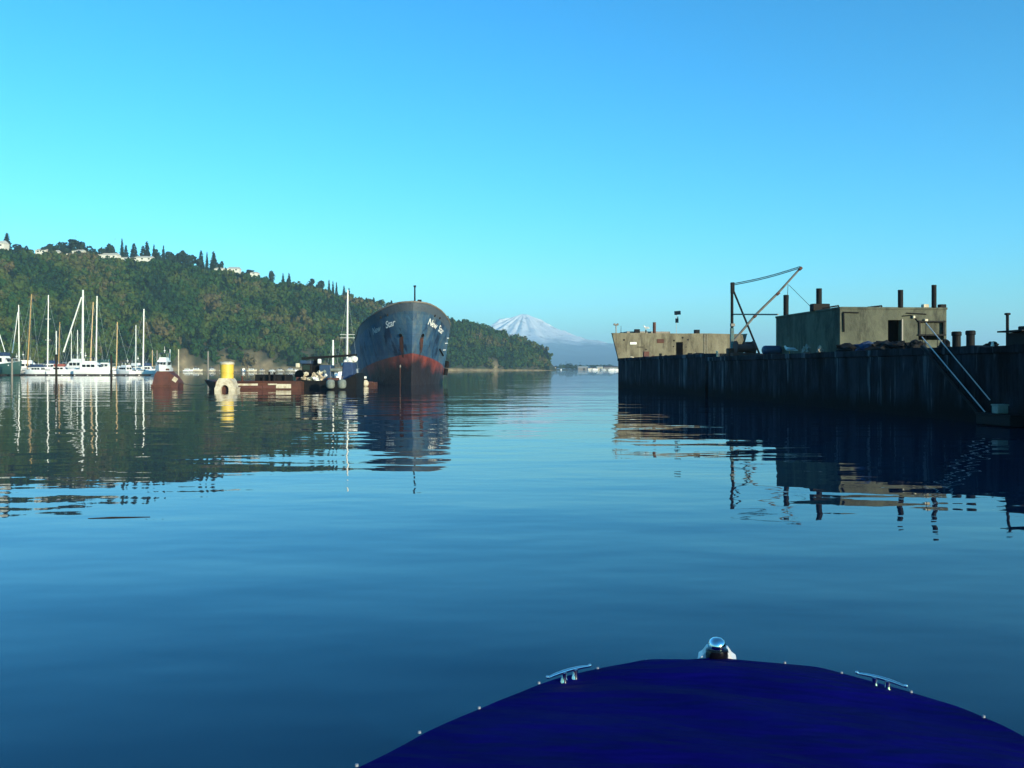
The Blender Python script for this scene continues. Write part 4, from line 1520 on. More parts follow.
# ---- gangway down to the landing float
def rail_pt(px, py, lx):
    q = bw(lx, by(px, lx))
    return Vector((q.x, q.y, PZ(py, q.y)))
RA0, RA1 = rail_pt(922, 337, -.62), rail_pt(985, 412, -.62)
RB0, RB1 = rail_pt(926, 323, -.1), rail_pt(990, 400, -.1)
GA = (RA0 + RB0) / 2 - Vector((0, 0, .62))
LF = (RA1 + RB1) / 2 - Vector((0, 0, .5))
gw = thing('gangway', 'sloping gangway with two light handrails hanging down the barge side', 'gangway', GA, 0)
e = LF - GA
u = e.normalized()
sd_ = (RB0 - RA0)
sd_.z = 0
sd_.normalize()
up = u.cross(sd_)
if up.z < 0:
    up = -up
gd = MB()
for k in range(18):
    c = e * (k + .5) / 18
    a = [c - u * .17 - sd_ * .25, c + u * .1 - sd_ * .25, c + u * .1 + sd_ * .25, c - u * .17 + sd_ * .25]
    gd.add([q for q in a] + [q - up * .05 for q in a], [(0, 1, 2, 3), (7, 6, 5, 4), (0, 4, 5, 1), (1, 5, 6, 2), (2, 6, 7, 3), (3, 7, 4, 0)])
gd.build('treads', M['black_steel'], gw)
for s, q0, q1 in ((-1, RA0, RA1), (1, RB0, RB1)):
    MB().tube(sd_ * .27 * s - up * .08, e + sd_ * .27 * s - up * .08, .06, n=6).build('stringer', M['black_steel'], gw)
    ho_ = MB().tube(q0 - GA, q1 - GA, .02, n=6).build('handrail', M['galv'], gw)
    for k in range(6):
        c = e * k / 5 + sd_ * .27 * s
        MB().tube(c, (q0 - GA).lerp(q1 - GA, k / 5), .014, n=5).build('stanchion', M['black_steel'], ho_)
lf = thing('landing_float', 'small dark floating landing at the foot of the gangway', 'float', (LF.x + .2, LF.y - .75, 0), BA)
MB().box((0, 0, .2), (.9, 1.9, .34), b=.03).build('pontoon', M['black_steel'], lf)
MB().box((0, 0, .4), (.95, 2.0, .06), b=.01).build('decking', M['black_steel'], lf)
bx_ = thing('float_box', 'small pale box standing on the dark landing float', 'box', (0, 0, 0), BA)
bx_.location = bw(-.55, by(1000, -.55), .45)
MB().box((0, 0, .14), (.4, .34, .28), b=.03).build('case', M['grey_tarp'], bx_)
MB().box((0, 0, .3), (.44, .38, .05), b=.01).build('lid', M['grey_tarp'], bx_)

# ------------------------------------------------------------------ boats
def boat_hull_mb(L, B, Fb, Ff, stern=0.75, mi=0):
    """bow towards +x, origin at waterline amidships"""
    rings = []
    N = 12
    for i in range(N + 1):
        t = i / N
        x = -L / 2 + L * t
        if t < .45:
            hb_ = lerp(stern, 1.0, math.sin(t / .45 * math.pi / 2))
        else:
            hb_ = max(.015, (1 - ((t - .45) / .55) ** 2.1))
        hb_ *= B / 2
        zs = lerp(Fb, Ff, t ** 1.8)
        k = max(0, (t - .8) / .2)
        xf = x - 0.0
        rake = L * .06 * (t ** 4)
        rings.append([(xf - rake, 0, -.45 + .35 * k), (xf - rake * .8, hb_ * .75 * (1 - .5 * k), -.2), (xf - rake * .4, hb_ * .95, .15 * zs), (xf, hb_, zs * .55), (xf + rake * .3, hb_ * 1.0, zs),
                      (xf + rake * .3, 0, zs + .06), (xf + rake * .3, -hb_, zs), (xf, -hb_, zs * .55), (xf - rake * .4, -hb_ * .95, .15 * zs), (xf - rake * .8, -hb_ * .75 * (1 - .5 * k), -.2)])
    return MB().loft(rings, closed=True, cap0=True, cap1=True, mi=mi)

def cabin_mb(x0, x1, w0, z0, z1, rake0=.2, rake1=.5):
    m = MB()
    h = z1 - z0
    m.add([(x0, -w0 / 2, z0), (x1, -w0 / 2 * .85, z0), (x1, w0 / 2 * .85, z0), (x0, w0 / 2, z0),
           (x0 + h * rake0, -w0 / 2 * .85, z1), (x1 - h * rake1, -w0 / 2 * .7, z1), (x1 - h * rake1, w0 / 2 * .7, z1), (x0 + h * rake0, w0 / 2 * .85, z1)],
          [(3, 2, 1, 0), (4, 5, 6, 7), (0, 1, 5, 4), (1, 2, 6, 5), (2, 3, 7, 6), (3, 0, 4, 7)])
    return m

def sailboat(px, D, L, rz, y_top, hullm, mastm, label, rake_px=0.0, mast_r=.16, furl=None, canvas=None, spread=(), y_step=None, group='sailing boats in the marina'):
    """the mast stands at pixel column px; its head reaches row y_top"""
    t = thing('sailboat', label, 'sailboat', (PX(px, D), D, 0), rz, group)
    Fb, Ff = L * .13, L * .18
    h_o = boat_hull_mb(L, L * .3, Fb, Ff, .62).build('hull', hullm, t, smooth=True)
    # mast at local origin: shift nothing, hull amidships is just aft of the mast
    zc = Fb + L * .055
    c = cabin_mb(-L * .22, L * .2, L * .2, Fb, zc).build('cabin', M['gelcoat'], t)
    wm = MB()
    for s in (-1, 1):
        wm.box((-L * .02, s * L * .0885, (Fb + zc) / 2 + .05), (L * .26, .06, (zc - Fb) * .35))
    wm.build('window', M['glass'], c)
    inv = Matrix.Rotation(-rz, 4, 'Z')
    top = inv @ Vector((rake_px / F * D, 0, PZ(y_top, D)))
    ms = MB().tube((0, 0, Fb), top, mast_r, mast_r * .75, 8).build('mast', mastm, t, smooth=True)
    for yy in spread:
        z = PZ(yy, D)
        k = z / top.z
        xx = top.x * k
        w_ = L * .09
        sp_ = MB()
        a = inv @ Vector((-w_, 0, 0))
        b = inv @ Vector((w_, 0, 0))
        sp_.tube((xx + a.x, top.y * k + a.y, z), (xx + b.x, top.y * k + b.y, z), .06 if D > 200 else .03, n=5)
        sp_.build('spreader', mastm, ms)
    zb_ = zc + .9
    bm_ = MB().tube((-.1, 0, zb_), (-L * .36, 0, zb_ - .05), .11, n=7).build('boom', mastm, t)
    if canvas:
        cv = MB().lathe((-L * .35, 0, zb_ + .14), [(.05, 0), (.2, .4), (.26, L * .18), (.3, L * .32), (.1, L * .34)], 8, axis='X')
        cv.build('sail_cover', canvas, bm_, smooth=True)
        db = cabin_mb(-L * .34, -L * .16, L * .2, Fb + .3, Fb + 1.55, .1, .6)
        db.build('spray_hood', canvas, t)
    bow = Vector((L * .5, 0, Ff))
    rg = MB()
    wr = .022 if D > 200 else .008
    rg.tube(bow, top * .97, wr, n=4)
    rg.tube((-L * .49, 0, Fb), top, wr, n=4)
    for s in (-1, 1):
        rg.tube((0, s * L * .14, Fb), top * .96, wr, n=4)
    rg.build('rigging', M['galv'], t)
    if furl:
        fx0, fy0, fx1, fy1, fr_ = furl
        a = inv @ (PT(fx0, fy0, D) - Vector((PX(px, D), D, 0)))
        b = inv @ (PT(fx1, fy1, D) - Vector((PX(px, D), D, 0)))
        MB().tube(a, b, fr_ * .8, fr_, 7).build('furled_sail', M['alu'], t, smooth=True)
    pu = MB()
    for s in (-1, 1):
        for k in range(6):
            xx = -L * .45 + L * .8 * k / 5
            pu.tube((xx, s * L * .13 * (1 if k < 4 else .6), Fb), (xx, s * L * .13 * (1 if k < 4 else .6), Fb + .75), .025, n=4)
        pu.tube((-L * .47, s * L * .12, Fb + .75), (L * .2, s * L * .14, Fb + .78), .025, n=4)
    pu.build('guard_rail', M['galv'], t)
    return t

W_, T_ = M['alu'], M['tan_wood']
sailboat(-12, 300, 10, R(20), 300, M['gelcoat'], W_, 'white sailboat cut off by the left edge of view, only its furled headsail showing', furl=(-8, 310, 5, 352, .14))
sailboat(19.2, 318, 9, R(190), 305, M['gelcoat'], W_, 'white masted sailboat with a steep furled headsail behind the dark green yacht', rake_px=-.6, mast_r=.2, furl=(18, 312, 12.3, 353, .17))
sailboat(27.2, 297, 10, R(165), 294, M['gelcoat'], T_, 'white sailboat with the tallest tan wooden mast leaning right', rake_px=4.3, mast_r=.2, canvas=M['blue_canvas'])
sailboat(47.6, 303, 10.5, R(8), 295, M['gelcoat'], W_, 'white sailboat whose white mast carries two pairs of spreaders', rake_px=.8, mast_r=.2, canvas=M['blue_canvas'], spread=(319, 340))
sailboat(56.2, 330, 8, R(15), 331, M['gelcoat'], W_, 'small sailboat behind with the shorter white mast next to a short tan one', mast_r=.22)
sailboat(58.4, 345, 8.5, R(170), 322, M['green_hull'], T_, 'small sailboat behind with a short tan mast and dark hull', rake_px=1.4, mast_r=.2, spread=(339,))
sailboat(71.4, 350, 8, R(5), 331, M['gelcoat'], W_, 'farther sailboat with a thin mast, half covered by the big diagonal headsail', mast_r=.14)
sailboat(77.5, 345, 8, R(175), 330, M['gelcoat'], W_, 'farther sailboat with a thin mast just left of the thickest white mast', mast_r=.18)
sailboat(82.4, 298, 12.5, R(172), 290, M['gelcoat'], W_, 'largest white sailboat with the thickest white mast and a long diagonal furled headsail', rake_px=.6, mast_r=.38, furl=(81.5, 297, 63.5, 352, .25), canvas=M['blue_canvas'])
sailboat(90, 312, 10, R(10), 302, M['gelcoat'], T_, 'white sailboat with a leaning tan mast between two white masts', rake_px=3.2, mast_r=.24)
sailboat(96, 318, 10, R(186), 296, M['gelcoat'], W_, 'white sailboat whose straight white mast stands just right of the leaning tan one', rake_px=1.0, mast_r=.24)
sailboat(116.3, 306, 9, R(14), 322, M['gelcoat'], T_, 'white sailboat with a medium tan mast right of the dark dock pile', rake_px=1.0, mast_r=.24)
sailboat(135.6, 308, 9.5, R(175), 325, M['gelcoat'], W_, 'white sailboat with the shorter of the two rightmost white masts', rake_px=.3, mast_r=.2)
sailboat(143, 300, 9, R(6), 309, M['gelcoat'], W_, 'white sailboat with the taller of the two rightmost white masts', rake_px=.9, mast_r=.24)
sailboat(152.3, 360, 7.5, R(12), 350, M['gelcoat'], T_, 'small distant sailboat with a stubby tan mast left of the flybridge cruiser', mast_r=.2)
sailboat(347, 104, 9.5, R(97), 290, M['gelcoat'], W_, 'white sailing yacht with tall mast standing close to the left of the old ship', mast_r=.11, rake_px=.7, spread=(334.5, 337.8), group='sailing boats in the marina')
sailboat(333, 117, 8, R(95), 340, M['gelcoat'], W_, 'smaller yacht behind the dark crane boom, only its short mast showing', mast_r=.14)

def motorboat(px, D, L, rz, hullm, label, style='cabin', top_y=None, canvas=None, group='motor boats in the marina'):
    t = thing('motor_cruiser', label, 'motorboat', (PX(px, D), D, 0), rz, group)
    Fb, Ff = L * .17, L * .25
    boat_hull_mb(L, L * .33, Fb, Ff, .9).build('hull', hullm, t, smooth=True)
    z1 = Fb + L * .17
    c = cabin_mb(-L * .32, L * .28, L * .28, Fb * .98, z1, .05, .8).build('cabin', M['gelcoat'], t)
    panes = []
    for s in (-1, 1):
        for k in range(3):
            panes.append(MB().box((-L * .2 + k * L * .13, s * L * .131, Fb + (z1 - Fb) * .6), (L * .10, .08, (z1 - Fb) * .42), rx=R(-7 * s)))
    for k in (-1, 0, 1):
        panes.append(MB().box((L * .215, k * L * .068, Fb + (z1 - Fb) * .6), (.08, L * .056, (z1 - Fb) * .45), ry=R(-38)))
    for k in (-1, 1):
        panes.append(MB().box((-L * .32, k * L * .06, Fb + (z1 - Fb) * .6), (.08, L * .09, (z1 - Fb) * .5), ry=R(3)))
    if D > 500:
        wm = MB()
        for q in panes:
            wm.add(q.v, q.f)
        panes = [wm]
    for q in panes:
        q.build('window', M['glass'], c)
    if style == 'fly':
        f = cabin_mb(-L * .28, L * .1, L * .2, z1, z1 + L * .07, .0, .4).build('flybridge', M['gelcoat'], t)
        MB().box((-L * .1, 0, z1 + L * .17), (L * .24, L * .19, .12), b=.04).build('bimini', canvas or M['blue_canvas'], t)
        for sx_ in (-.2, 0.0):
            for s in (-1, 1):
                MB().tube((L * sx_, s * L * .085, z1 + L * .06), (L * sx_, s * L * .085, z1 + L * .17), .04, n=5).build('bimini_post', M['galv'], f)
        MB().tube((-L * .22, 0, z1 + L * .17), (-L * .22, 0, z1 + L * .33), .07, .04, 6).build('radar_mast', M['alu'], t)
        MB().lathe((-L * .22, 0, z1 + L * .22), [(.3, 0), (.36, .08), (.3, .25)], 10).build('radar_dome', M['gelcoat'], t, smooth=True)
    else:
        if canvas:
            MB().box((-L * .05, 0, z1 + .45), (L * .4, L * .24, .9), b=.2).build('canopy', canvas, t)
        MB().tube((-L * .1, 0, z1), (-L * .1, 0, z1 + L * .2), .05, .03, 5).build('aerial', M['alu'], t)
    rl_ = MB()
    for s in (-1, 1):
        rl_.tube((L * .2, s * L * .13, Ff + .55), (L * .47, s * L * .03, Ff + .7), .035, n=5)
        for k in range(4):
            u_ = k / 3
            rl_.tube((lerp(L * .2, L * .47, u_), s * lerp(L * .13, L * .03, u_), Fb), (lerp(L * .2, L * .47, u_), s * lerp(L * .13, L * .03, u_), Ff + lerp(.55, .7, u_)), .025, n=4)
    rl_.build('bow_rail', M['galv'], t)
    return t
md_ = motorboat(1, 292, 14, R(-6), M['green_hull'], 'dark green hulled motor yacht with white cabin and blue canopy at the far left', 'cabin', canvas=M['blue_canvas'])
md_.scale = (1, 1, 1.3)
motorboat(36, 289, 7.6, R(172), M['gelcoat'], 'low white motorboat with a blue canvas in front of the leaning tan mast', 'cabin', canvas=M['blue_canvas'])
motorboat(61, 288, 8, R(8), M['gelcoat'], 'white motorboat with a faded red canvas beside the dark dock pile', 'cabin', canvas=M['red_canvas'])
motorboat(93, 286, 11, R(-3), M['gelcoat'], 'long white cruiser with a flybridge awning, broadest white hull of the marina', 'fly')
motorboat(124, 290, 8, R(150), M['gelcoat'], 'white cruiser with clutter on its deck right of the second dark dock pile', 'fly')
motorboat(163, 292, 14, R(-78), M['gelcoat'], 'white flybridge cruiser seen bow on above the red mooring float', 'fly')
for px, D, L, rz, st_, cvs, lab in (
        (12, 316, 9, 165, 'fly', 'blue_canvas', 'white flybridge boat half hidden behind the dark green motor yacht'),
        (30, 322, 10, 20, 'fly', 'blue_canvas', 'white flybridge boat behind the low blue canvassed motorboat'),
        (51, 318, 9, 190, 'cabin', 'blue_canvas', 'white cabin boat with dark blue canopy in the gap beside the tall dark pile'),
        (75, 321, 11, 172, 'fly', 'blue_canvas', 'white flybridge boat left of the thickest white mast'),
        (105, 324, 10, 12, 'cabin', 'green_hull', 'white cabin boat with a dark canopy behind the right end of the broadest hull'),
        (134, 320, 8, 160, 'fly', 'blue_canvas', 'white flybridge boat between the two rightmost white masts'),
        (148, 316, 7, 10, 'cabin', 'blue_canvas', 'small white cabin boat at the end of the dock next to the flybridge cruiser')):
    o = motorboat(px, D, L, R(rz), M['gelcoat'], lab, st_, canvas=M[cvs])
    o.scale = (1, 1, 1.25)
# far small boats below the sandy bluff
FARB = [(188, 640), (197, 650), (226, 640), (243, 660), (252, 650), (262, 655), (272, 648), (280, 660), (290, 640), (296, 650), (304, 640), (212, 645)]
proto_far = None
protos_far = []
for i, (px, D) in enumerate(FARB):
    lab = 'small pale boat moored at the long dock below the sandy bluff'
    if i < 3:
        proto_far = motorboat(px, D, 9, R(10), (M['gelcoat'], M['cream'], M['cream'])[i], lab, 'cabin', canvas=(None, M['pile'], M['blue_canvas'])[i], group='small boats moored below the bluff')
        o = proto_far
        protos_far.append(o)
    else:
        o = copy_tree(protos_far[i % 3])
    o.location = (PX(px, D), D, 0)
    o.rotation_euler = (0, 0, R(random.choice((8, 170, 200, -20, 60, 120))))
    o.scale = (random.uniform(.5, .95),) * 3
for i, (px, D, L) in enumerate(((595, 1350, 9), (603, 1250, 8), (612, 1000, 9), (616.5, 1000, 6), (561, 1500, 8))):
    o = copy_tree(protos_far[0])
    o['label'] = ('small white boat afloat in the channel right against the end of the concrete barge', 'small white boat afloat in front of the far shore sheds')[0 if 2 <= i < 4 else 1]
    o['group'] = 'small boats near the far shore'
    o.location = (PX(px, D), D, 0)
    o.rotation_euler = (0, 0, R((10, 160, 5, 200, 90)[i]))
    o.scale = (L / 9,) * 3

# docks and piles
def dock(px0, px1, D, w_, label, h=.4):
    x0, x1 = PX(px0, D), PX(px1, D)
    t = thing('floating_dock', label, 'dock', ((x0 + x1) / 2, D, 0), 0, 'floating docks')
    MB().box((0, 0, h - .1), (x1 - x0, w_, .2), b=.03).build('decking', M['dock'] if D > 400 else M['pile'], t)
    fl_ = MB()
    n = int((x1 - x0) / 4)
    for k in range(n):
        fl_.box(((k + .5) / n * (x1 - x0) - (x1 - x0) / 2, 0, (h - .2) / 2 - .15), (2.6, w_ * .9, h + .1))
    fl_.build('pontoon', M['pile'], t)
    return t
dock(-80, 152, 281, 2.5, 'long low floating dock along the foot of the moored yachts')
dock(158, 333, 600, 3, 'long pale floating dock far off below the sandy bluff')
def pile(px, y0, D, r, m, label, kind='dock_pile'):
    t = thing(kind, label, 'pile', (PX(px, D), D, 0), 0, 'dock piles')
    h = PZ(y0, D)
    MB().tube((0, 0, -2), (0, 0, h), r, r * .92, 10).build('shaft', m, t, smooth=True)
    MB().lathe((0, 0, h), [(r * 1.05, -.15), (r * 1.0, 0.02), (r * .2, r * .6)], 10).build('cap', M['black_steel'] if m is not M['alu'] else M['alu'], t)
pile(12, 358, 276, .3, M['grey_steel'], 'grey dock pile in front of the dark green motor yacht')
pile(56.3, 355, 150, .2, M['pile'], 'tall dark dock pile standing well in front of the white motorboats')
pile(111.3, 355, 205, .25, M['pile'], 'dark dock pile at the right end of the broadest white hull')
pile(157, 350, 420, .3, M['grey_steel'], 'slim pile left of the flybridge cruiser roof')
pile(178.5, 349, 430, .3, M['cream'], 'pale pile with lighter foot just right of the flybridge cruiser')
pile(208, 351, 430, .4, M['grey_steel'], 'tall pale pile standing alone left of the yellow buoy')
pile(170, 349.5, 440, .2, M['alu'], 'thin white pole behind the flybridge cruiser')
pile(303, 361, 430, .4, M['alu'], 'short pale pile left of the dark work boat')

# ------------------------------------------------------------------ buoy, rusty barge and work boat
rf = thing('mooring_float', 'rust red steel mooring float with a sloping right end', 'mooring float', (PX(167.5, 100), 100, 0), R(4))
k_ = 100 / F * 0.86
def rfp(pts, y0, y1):
    return [(x, y0, z) for x, z in pts], [(x, y1, z) for x, z in pts]
b_ = MB()
b_.prism([(-13.5 * k_, -.5), (5 * k_, -.5), (5 * k_, 1.65), (4 * k_, 1.75), (-8 * k_, 1.75), (-11 * k_, 1.4), (-13.5 * k_, .35)], -1.1, 1.1)
b_.build('body', M['redlead'], rf)
c_ = MB().prism([(5.05 * k_, -.5), (14.5 * k_, -.5), (15.5 * k_, .5), (9 * k_, 1.35), (5.05 * k_, 1.6)], -.95, .95)
c_.build('sloping_end', M['redlead'], rf)
MB().box((11.5 * k_, -.96, .85), (.5, .05, .5), ry=R(35)).build('patch_plate', M['cream'], rf)
MB().box((-4 * k_, 0, .12), (22 * k_, 2.3, .3), b=.03).build('rubbing_strake', M['rust'], rf)
MB().lathe((0, 0, 1.85), [(.2, 0), (.2, .12), (.14, .2)], 10).build('mooring_ring', M['rust'], rf)

RD = 88.0
kr = RD / F
rbz = thing('rusty_barge', 'low rust brown steel barge lying flat on the water with pale rubbing boards', 'barge', (PX(272, RD), RD, 0), R(1.5))
def rx_(px): return (px - 272) * kr
hbm = MB()
hbm.prism([(rx_(206), .75), (rx_(205), .95), (rx_(213), .78), (rx_(240), .68), (rx_(292), .72), (rx_(301), .74), (rx_(301), -.5), (rx_(214), -.5)], 0, 5.0)
hbm.build('hull', M['rust'], rbz)
MB().box((rx_(257), 2.5, .78), (rx_(299) - rx_(215), 4.6, .08)).build('deck_plate', M['rust'], rbz)
for a, b, y0, y1, m_ in ((237, 258, 383.6, 385.6, M['cream']), (263, 275, 385.6, 388.2, M['redlead']), (268, 277, 383.6, 385, M['cream']), (276, 291, 384, 388.3, M['cream']), (238, 262, 386, 388.4, M['redlead'])):
    MB().box(((rx_(a) + rx_(b)) / 2, -.04, (PZ(y0, RD) + PZ(y1, RD)) / 2), (rx_(b) - rx_(a), .07, PZ(y0, RD) - PZ(y1, RD)), b=.015).build('rubbing_board', m_, rbz)
for px, y0 in ((241, 376), (262, 377), (268, 372), (273, 372.5), (284, 375)):
    MB().tube((rx_(px), .5, .7), (rx_(px), .5, PZ(y0, RD)), .1, .09, 8).build('bollard_post', M['rust'] if px < 250 else M['black_steel'], rbz)
MB().box((rx_(271), 1.2, 1.1), (rx_(292) - rx_(255), .5, .7), b=.05).build('hatch_coaming', M['black_steel'], rbz)

yb = thing('yellow_buoy', 'yellow drum topped mooring buoy on a cream arched base', 'buoy', (PX(227, 84), 84, 0), R(3))
ky = 84 / F
ar = []
ro, ri, zc0 = 11.5 * ky, 4.6 * ky, 0.0
hgt = PZ(378.5, 84)
outer = [(-11.6, 0), (-11.8, .25), (-10.9, .32), (-10.2, .6), (-8.6, .9), (-6.6, 1.14), (6.4, 1.14), (8.4, .9), (9.8, .6), (10.6, .32), (13.2, .3), (12.6, .12), (11.6, 0)]
outer = [(x * ky * .84, z) for x, z in outer]
inner = [(3.9 * ky * math.cos(t), .40 * math.sin(t) + .12) for t in np.linspace(0, math.pi, 9)]
poly = [(p[0], p[1] if p[1] > 0 else -.4) for p in outer] + [(inner[0][0], -.4)] + inner + [(inner[-1][0], -.4)]
ab = MB().prism(poly[::-1], -.85, .85)
base_o = ab.build('arched_base', M['cream'], yb)
MB().box((0, .2, .2), (8.6 * ky, 1.2, .9)).build('hawser_tube', M['rust'], base_o)
z0, z1, z2 = 1.16, PZ(373.2, 84), PZ(364.5, 84)
rr0 = 6.4 * ky
MB().lathe((0, 0, 0), [(rr0, z0 - .05), (rr0, z1 - .05), (rr0 * .94, z1 - .04), (rr0 * .94, z1 + .03), (rr0 * 1.02, z1 + .04), (rr0 * 1.02, z2)], 22).build('drum', M['yellow'], yb, smooth=True)
MB().lathe((0, 0, z2), [(rr0 * 1.1, .003), (rr0 * 1.12, .14), (rr0 * .95, .24), (rr0 * .3, .28)], 22).build('cap', M['cream'], yb, smooth=True)
ml = MB()
a, b = PT(182, 383, 99), PT(206, 384.5, 88.2)
ml.path([a.lerp(b, t / 8) - a + Vector((0, 0, -.18 * math.sin(math.pi * t / 8))) for t in range(9)], .035, 5)
mlo = ml.build('mooring_line', M['rope'])
mlo.location = a
tag(mlo, 'sagging mooring line from the red float to the rusty barge', 'rope')

WD = 89.4
kw = WD / F
wb = thing('work_boat', 'black work boat with a blue cab and long level crane boom beside the ship', 'work boat', (PX(322, WD), WD, 0), 0)
def wx(px): return (px - 322) * kw
def wz(py): return PZ(py, WD)
MB().prism([(wx(299), wz(379)), (wx(301), wz(379.6)), (wx(312), wz(380.8)), (wx(343), wz(380.2)), (wx(352), wz(376)), (wx(357), wz(373)), (wx(356), -.5), (wx(301), -.5)], 0, 4.5).build('hull', M['black_steel'], wb)
cab = MB().box((wx(304.5), 2.2, (wz(381) + wz(363.5)) / 2), (wx(309.5) - wx(299.5), 2.2, wz(363.5) - wz(381)), b=.06).build('cab', M['black_steel'], wb)
MB().box((wx(303), 2.2, wz(362)), (wx(309) - wx(298), 2.3, .34), b=.05).build('cab_roof', M['blue_steel'], cab)
MB().box((wx(304), 1.06, wz(367.5)), (.7, .06, .5)).build('window', M['glass'], cab)
cm = MB().box((wx(312), 2.4, (wz(381) + wz(357.5)) / 2), (.5, .6, wz(357.5) - wz(381)), b=.04).build('crane_post', M['black_steel'], wb)
jb = MB()
jb.add([Vector((wx(297), 1.9, wz(359.6))), Vector((wx(297), 2.7, wz(359.6))), Vector((wx(297), 2.7, wz(357))), Vector((wx(297), 1.9, wz(357))),
        Vector((wx(352.5), 2.1, wz(355.6))), Vector((wx(352.5), 2.6, wz(355.6))), Vector((wx(352.5), 2.6, wz(353.6))), Vector((wx(352.5), 2.1, wz(353.6)))],
       [(0, 1, 2, 3), (7, 6, 5, 4), (0, 4, 5, 1), (1, 5, 6, 2), (2, 6, 7, 3), (3, 7, 4, 0)])
jb.build('crane_boom', M['black_steel'], wb)
MB().box((wx(322), 2.4, (wz(381) + wz(365)) / 2), (wx(328) - wx(316), 2, wz(365) - wz(381)), b=.08).build('engine_housing', M['blue_steel'], wb)
MB().box((wx(316.7), 1.3, wz(361.2)), (.36, .34, .5), b=.1).build('search_light', M['white'], wb)
MB().lathe((wx(293), 3, wz(375)), [(.46, -.4), (.5, -.3), (.5, .3), (.46, .4)], 14, axis='Y').build('hose_drum', M['black_steel'], wb)
MB().box((wx(296), 3, wz(380)), (1.0, .7, .5), b=.04).build('drum_bracket', M['black_steel'], wb)
MB().box((wx(295), 1.2, wz(365.3)), (.4, .4, .45), b=.08).build('vent_cowl', M['cream'], wb)
MB().box((wx(345), 2.4, wz(372)), (wx(352) - wx(338.5), 2.4, 2.0), b=.15, taper=.75).build('tarpaulin_cover', M['blue_canvas'], wb)
bwb = MB()
for px, py, s in ((342, 361.5, .3), (346, 360.2, .42), (349.5, 358.8, .4), (339, 364, .2)):
    bwb.blob((wx(px), 2.2, wz(py)), (s, s * .8, s * .9), px, .3)
bwb.build('folded_sailcloth', M['white'], wb)
MB().lathe((wx(333), 1.5, wz(370)), [(.02, -.65), (.17, -.55), (.2, 0), (.17, .55), (.02, .65)], 10, axis='X').build('rolled_cover', M['grey_tarp'], wb, smooth=True)
# sacks heaped on the barge
SK = [(303.5, 378, 4, 'pale sack at the left foot of the heap on the rusty barge'), (306, 374, 3.4, 'upright pale sack on the left side of the heap'),
      (312, 378.5, 4.5, 'grey white sack low in the middle of the heap'), (316.5, 379.5, 5, 'tan sack lying lowest in the heap'), (314.5, 375, 4, 'tan sack in the middle of the heap'),
      (319.5, 373, 4.4, 'big tan sack on top of the heap'), (324, 371.8, 3, 'small white sack at the top right of the heap'), (325.5, 375.5, 3.2, 'white sack leaning down the right side of the heap'), (320.5, 377.5, 5, 'broad pale sack at the right foot of the heap'), (309, 379.5, 3.6, 'small white sack at the front of the heap')]
for i, (px, py, s, lab) in enumerate(SK):
    t = thing('sack', lab, 'sack', PT(px, py, 89.9), R(i * 25), 'sacks heaped on the rusty barge')
    r = s / 2 / F * 90 * 1.25
    MB().blob((0, 0, 0), (r * random.uniform(.8, 1.5), r * 1.0, r * random.uniform(.7, 1.1)), i * 3 + 1, 1.0, 2, freq=1.5).build('bag', (M['sack'], M['cream'], M['grey_tarp'], M['white'])[i % 4], t)
    MB().tube((0, 0, r * .3), (r * .4, -.1, r * .8), r * .14, r * .05, 6).build('tied_neck', M['cream'], t)
bk = thing('sack_platform', 'dark low scrap bank under the heap of sacks', 'scrap', PT(315, 384, 90.6), 0)
MB().blob((0, 0, -.1), (1.5, .55, .55), 3, .3).build('heap', M['black_steel'], bk)
MB().box((1.85, 0, .25), (1.1, .8, .75), b=.1).build('red_casing', M['redlead'], bk)
MB().box((-1.7, .1, .35), (.4, .5, .7), b=.08).build('red_casing', M['redlead'], bk)
for px, lab in ((330.5, 'left one of two grey drum fenders at the end of the rusty barge'), (342, 'right one of two grey drum fenders at the end of the rusty barge')):
    t = thing('drum_fender', lab, 'fender', (PX(px, 86.8), 86.8, .55), 0, 'drum fenders')
    MB().lathe((0, 0, 0), [(.1, -.45), (.3, -.4), (.4, -.25), (.42, 0), (.4, .25), (.3, .4), (.1, .45)], 16).build('float_body', M['grey_tarp'], t, smooth=True)
    MB().tube((0, 0, .4), (0, .5, .75), .03, n=5).build('lanyard', M['rope'], t)
t = thing('white_float', 'round pale float with a white block on top at the left foot of the ship', 'float', (PX(365.5, 104), 104, .35), 0)
MB().blob((0, 0, 0), (.38, .38, .42), 1, .05).build('ball', M['cream'], t, smooth=True)
MB().box((-.1, 0, .68), (.42, .3, .26), b=.04).build('block', M['white'], t)
MB().tube((0, 0, .35), (-.1, 0, .6), .06, n=6).build('stem', M['rust'], t)
t = thing('rusty_raft', 'low rusty pontoon between the drum fenders and the ship', 'pontoon', (PX(362, 107), 107, 0), 0)
MB().box((0, 0, .2), (3.4, 2, .5), b=.06).build('float_body', M['rust'], t)
MB().box((.9, -.9, .42), (1.1, .3, .2), b=.04).build('fender_board', M['redlead'], t)
t = thing('driftwood_stick', 'thin dark stick floating alone on the calm water', 'stick', (PX(119, 12.1), 12.1, 0), R(10))
sk = MB().tube((-.39, 0, .0), (-.1, .02, .006), .006, .008, 6)
sk.tube((-.1, .02, .006), (.4, -.01, .002), .008, .004, 6)
sk.build('branch', M['pile'], t)

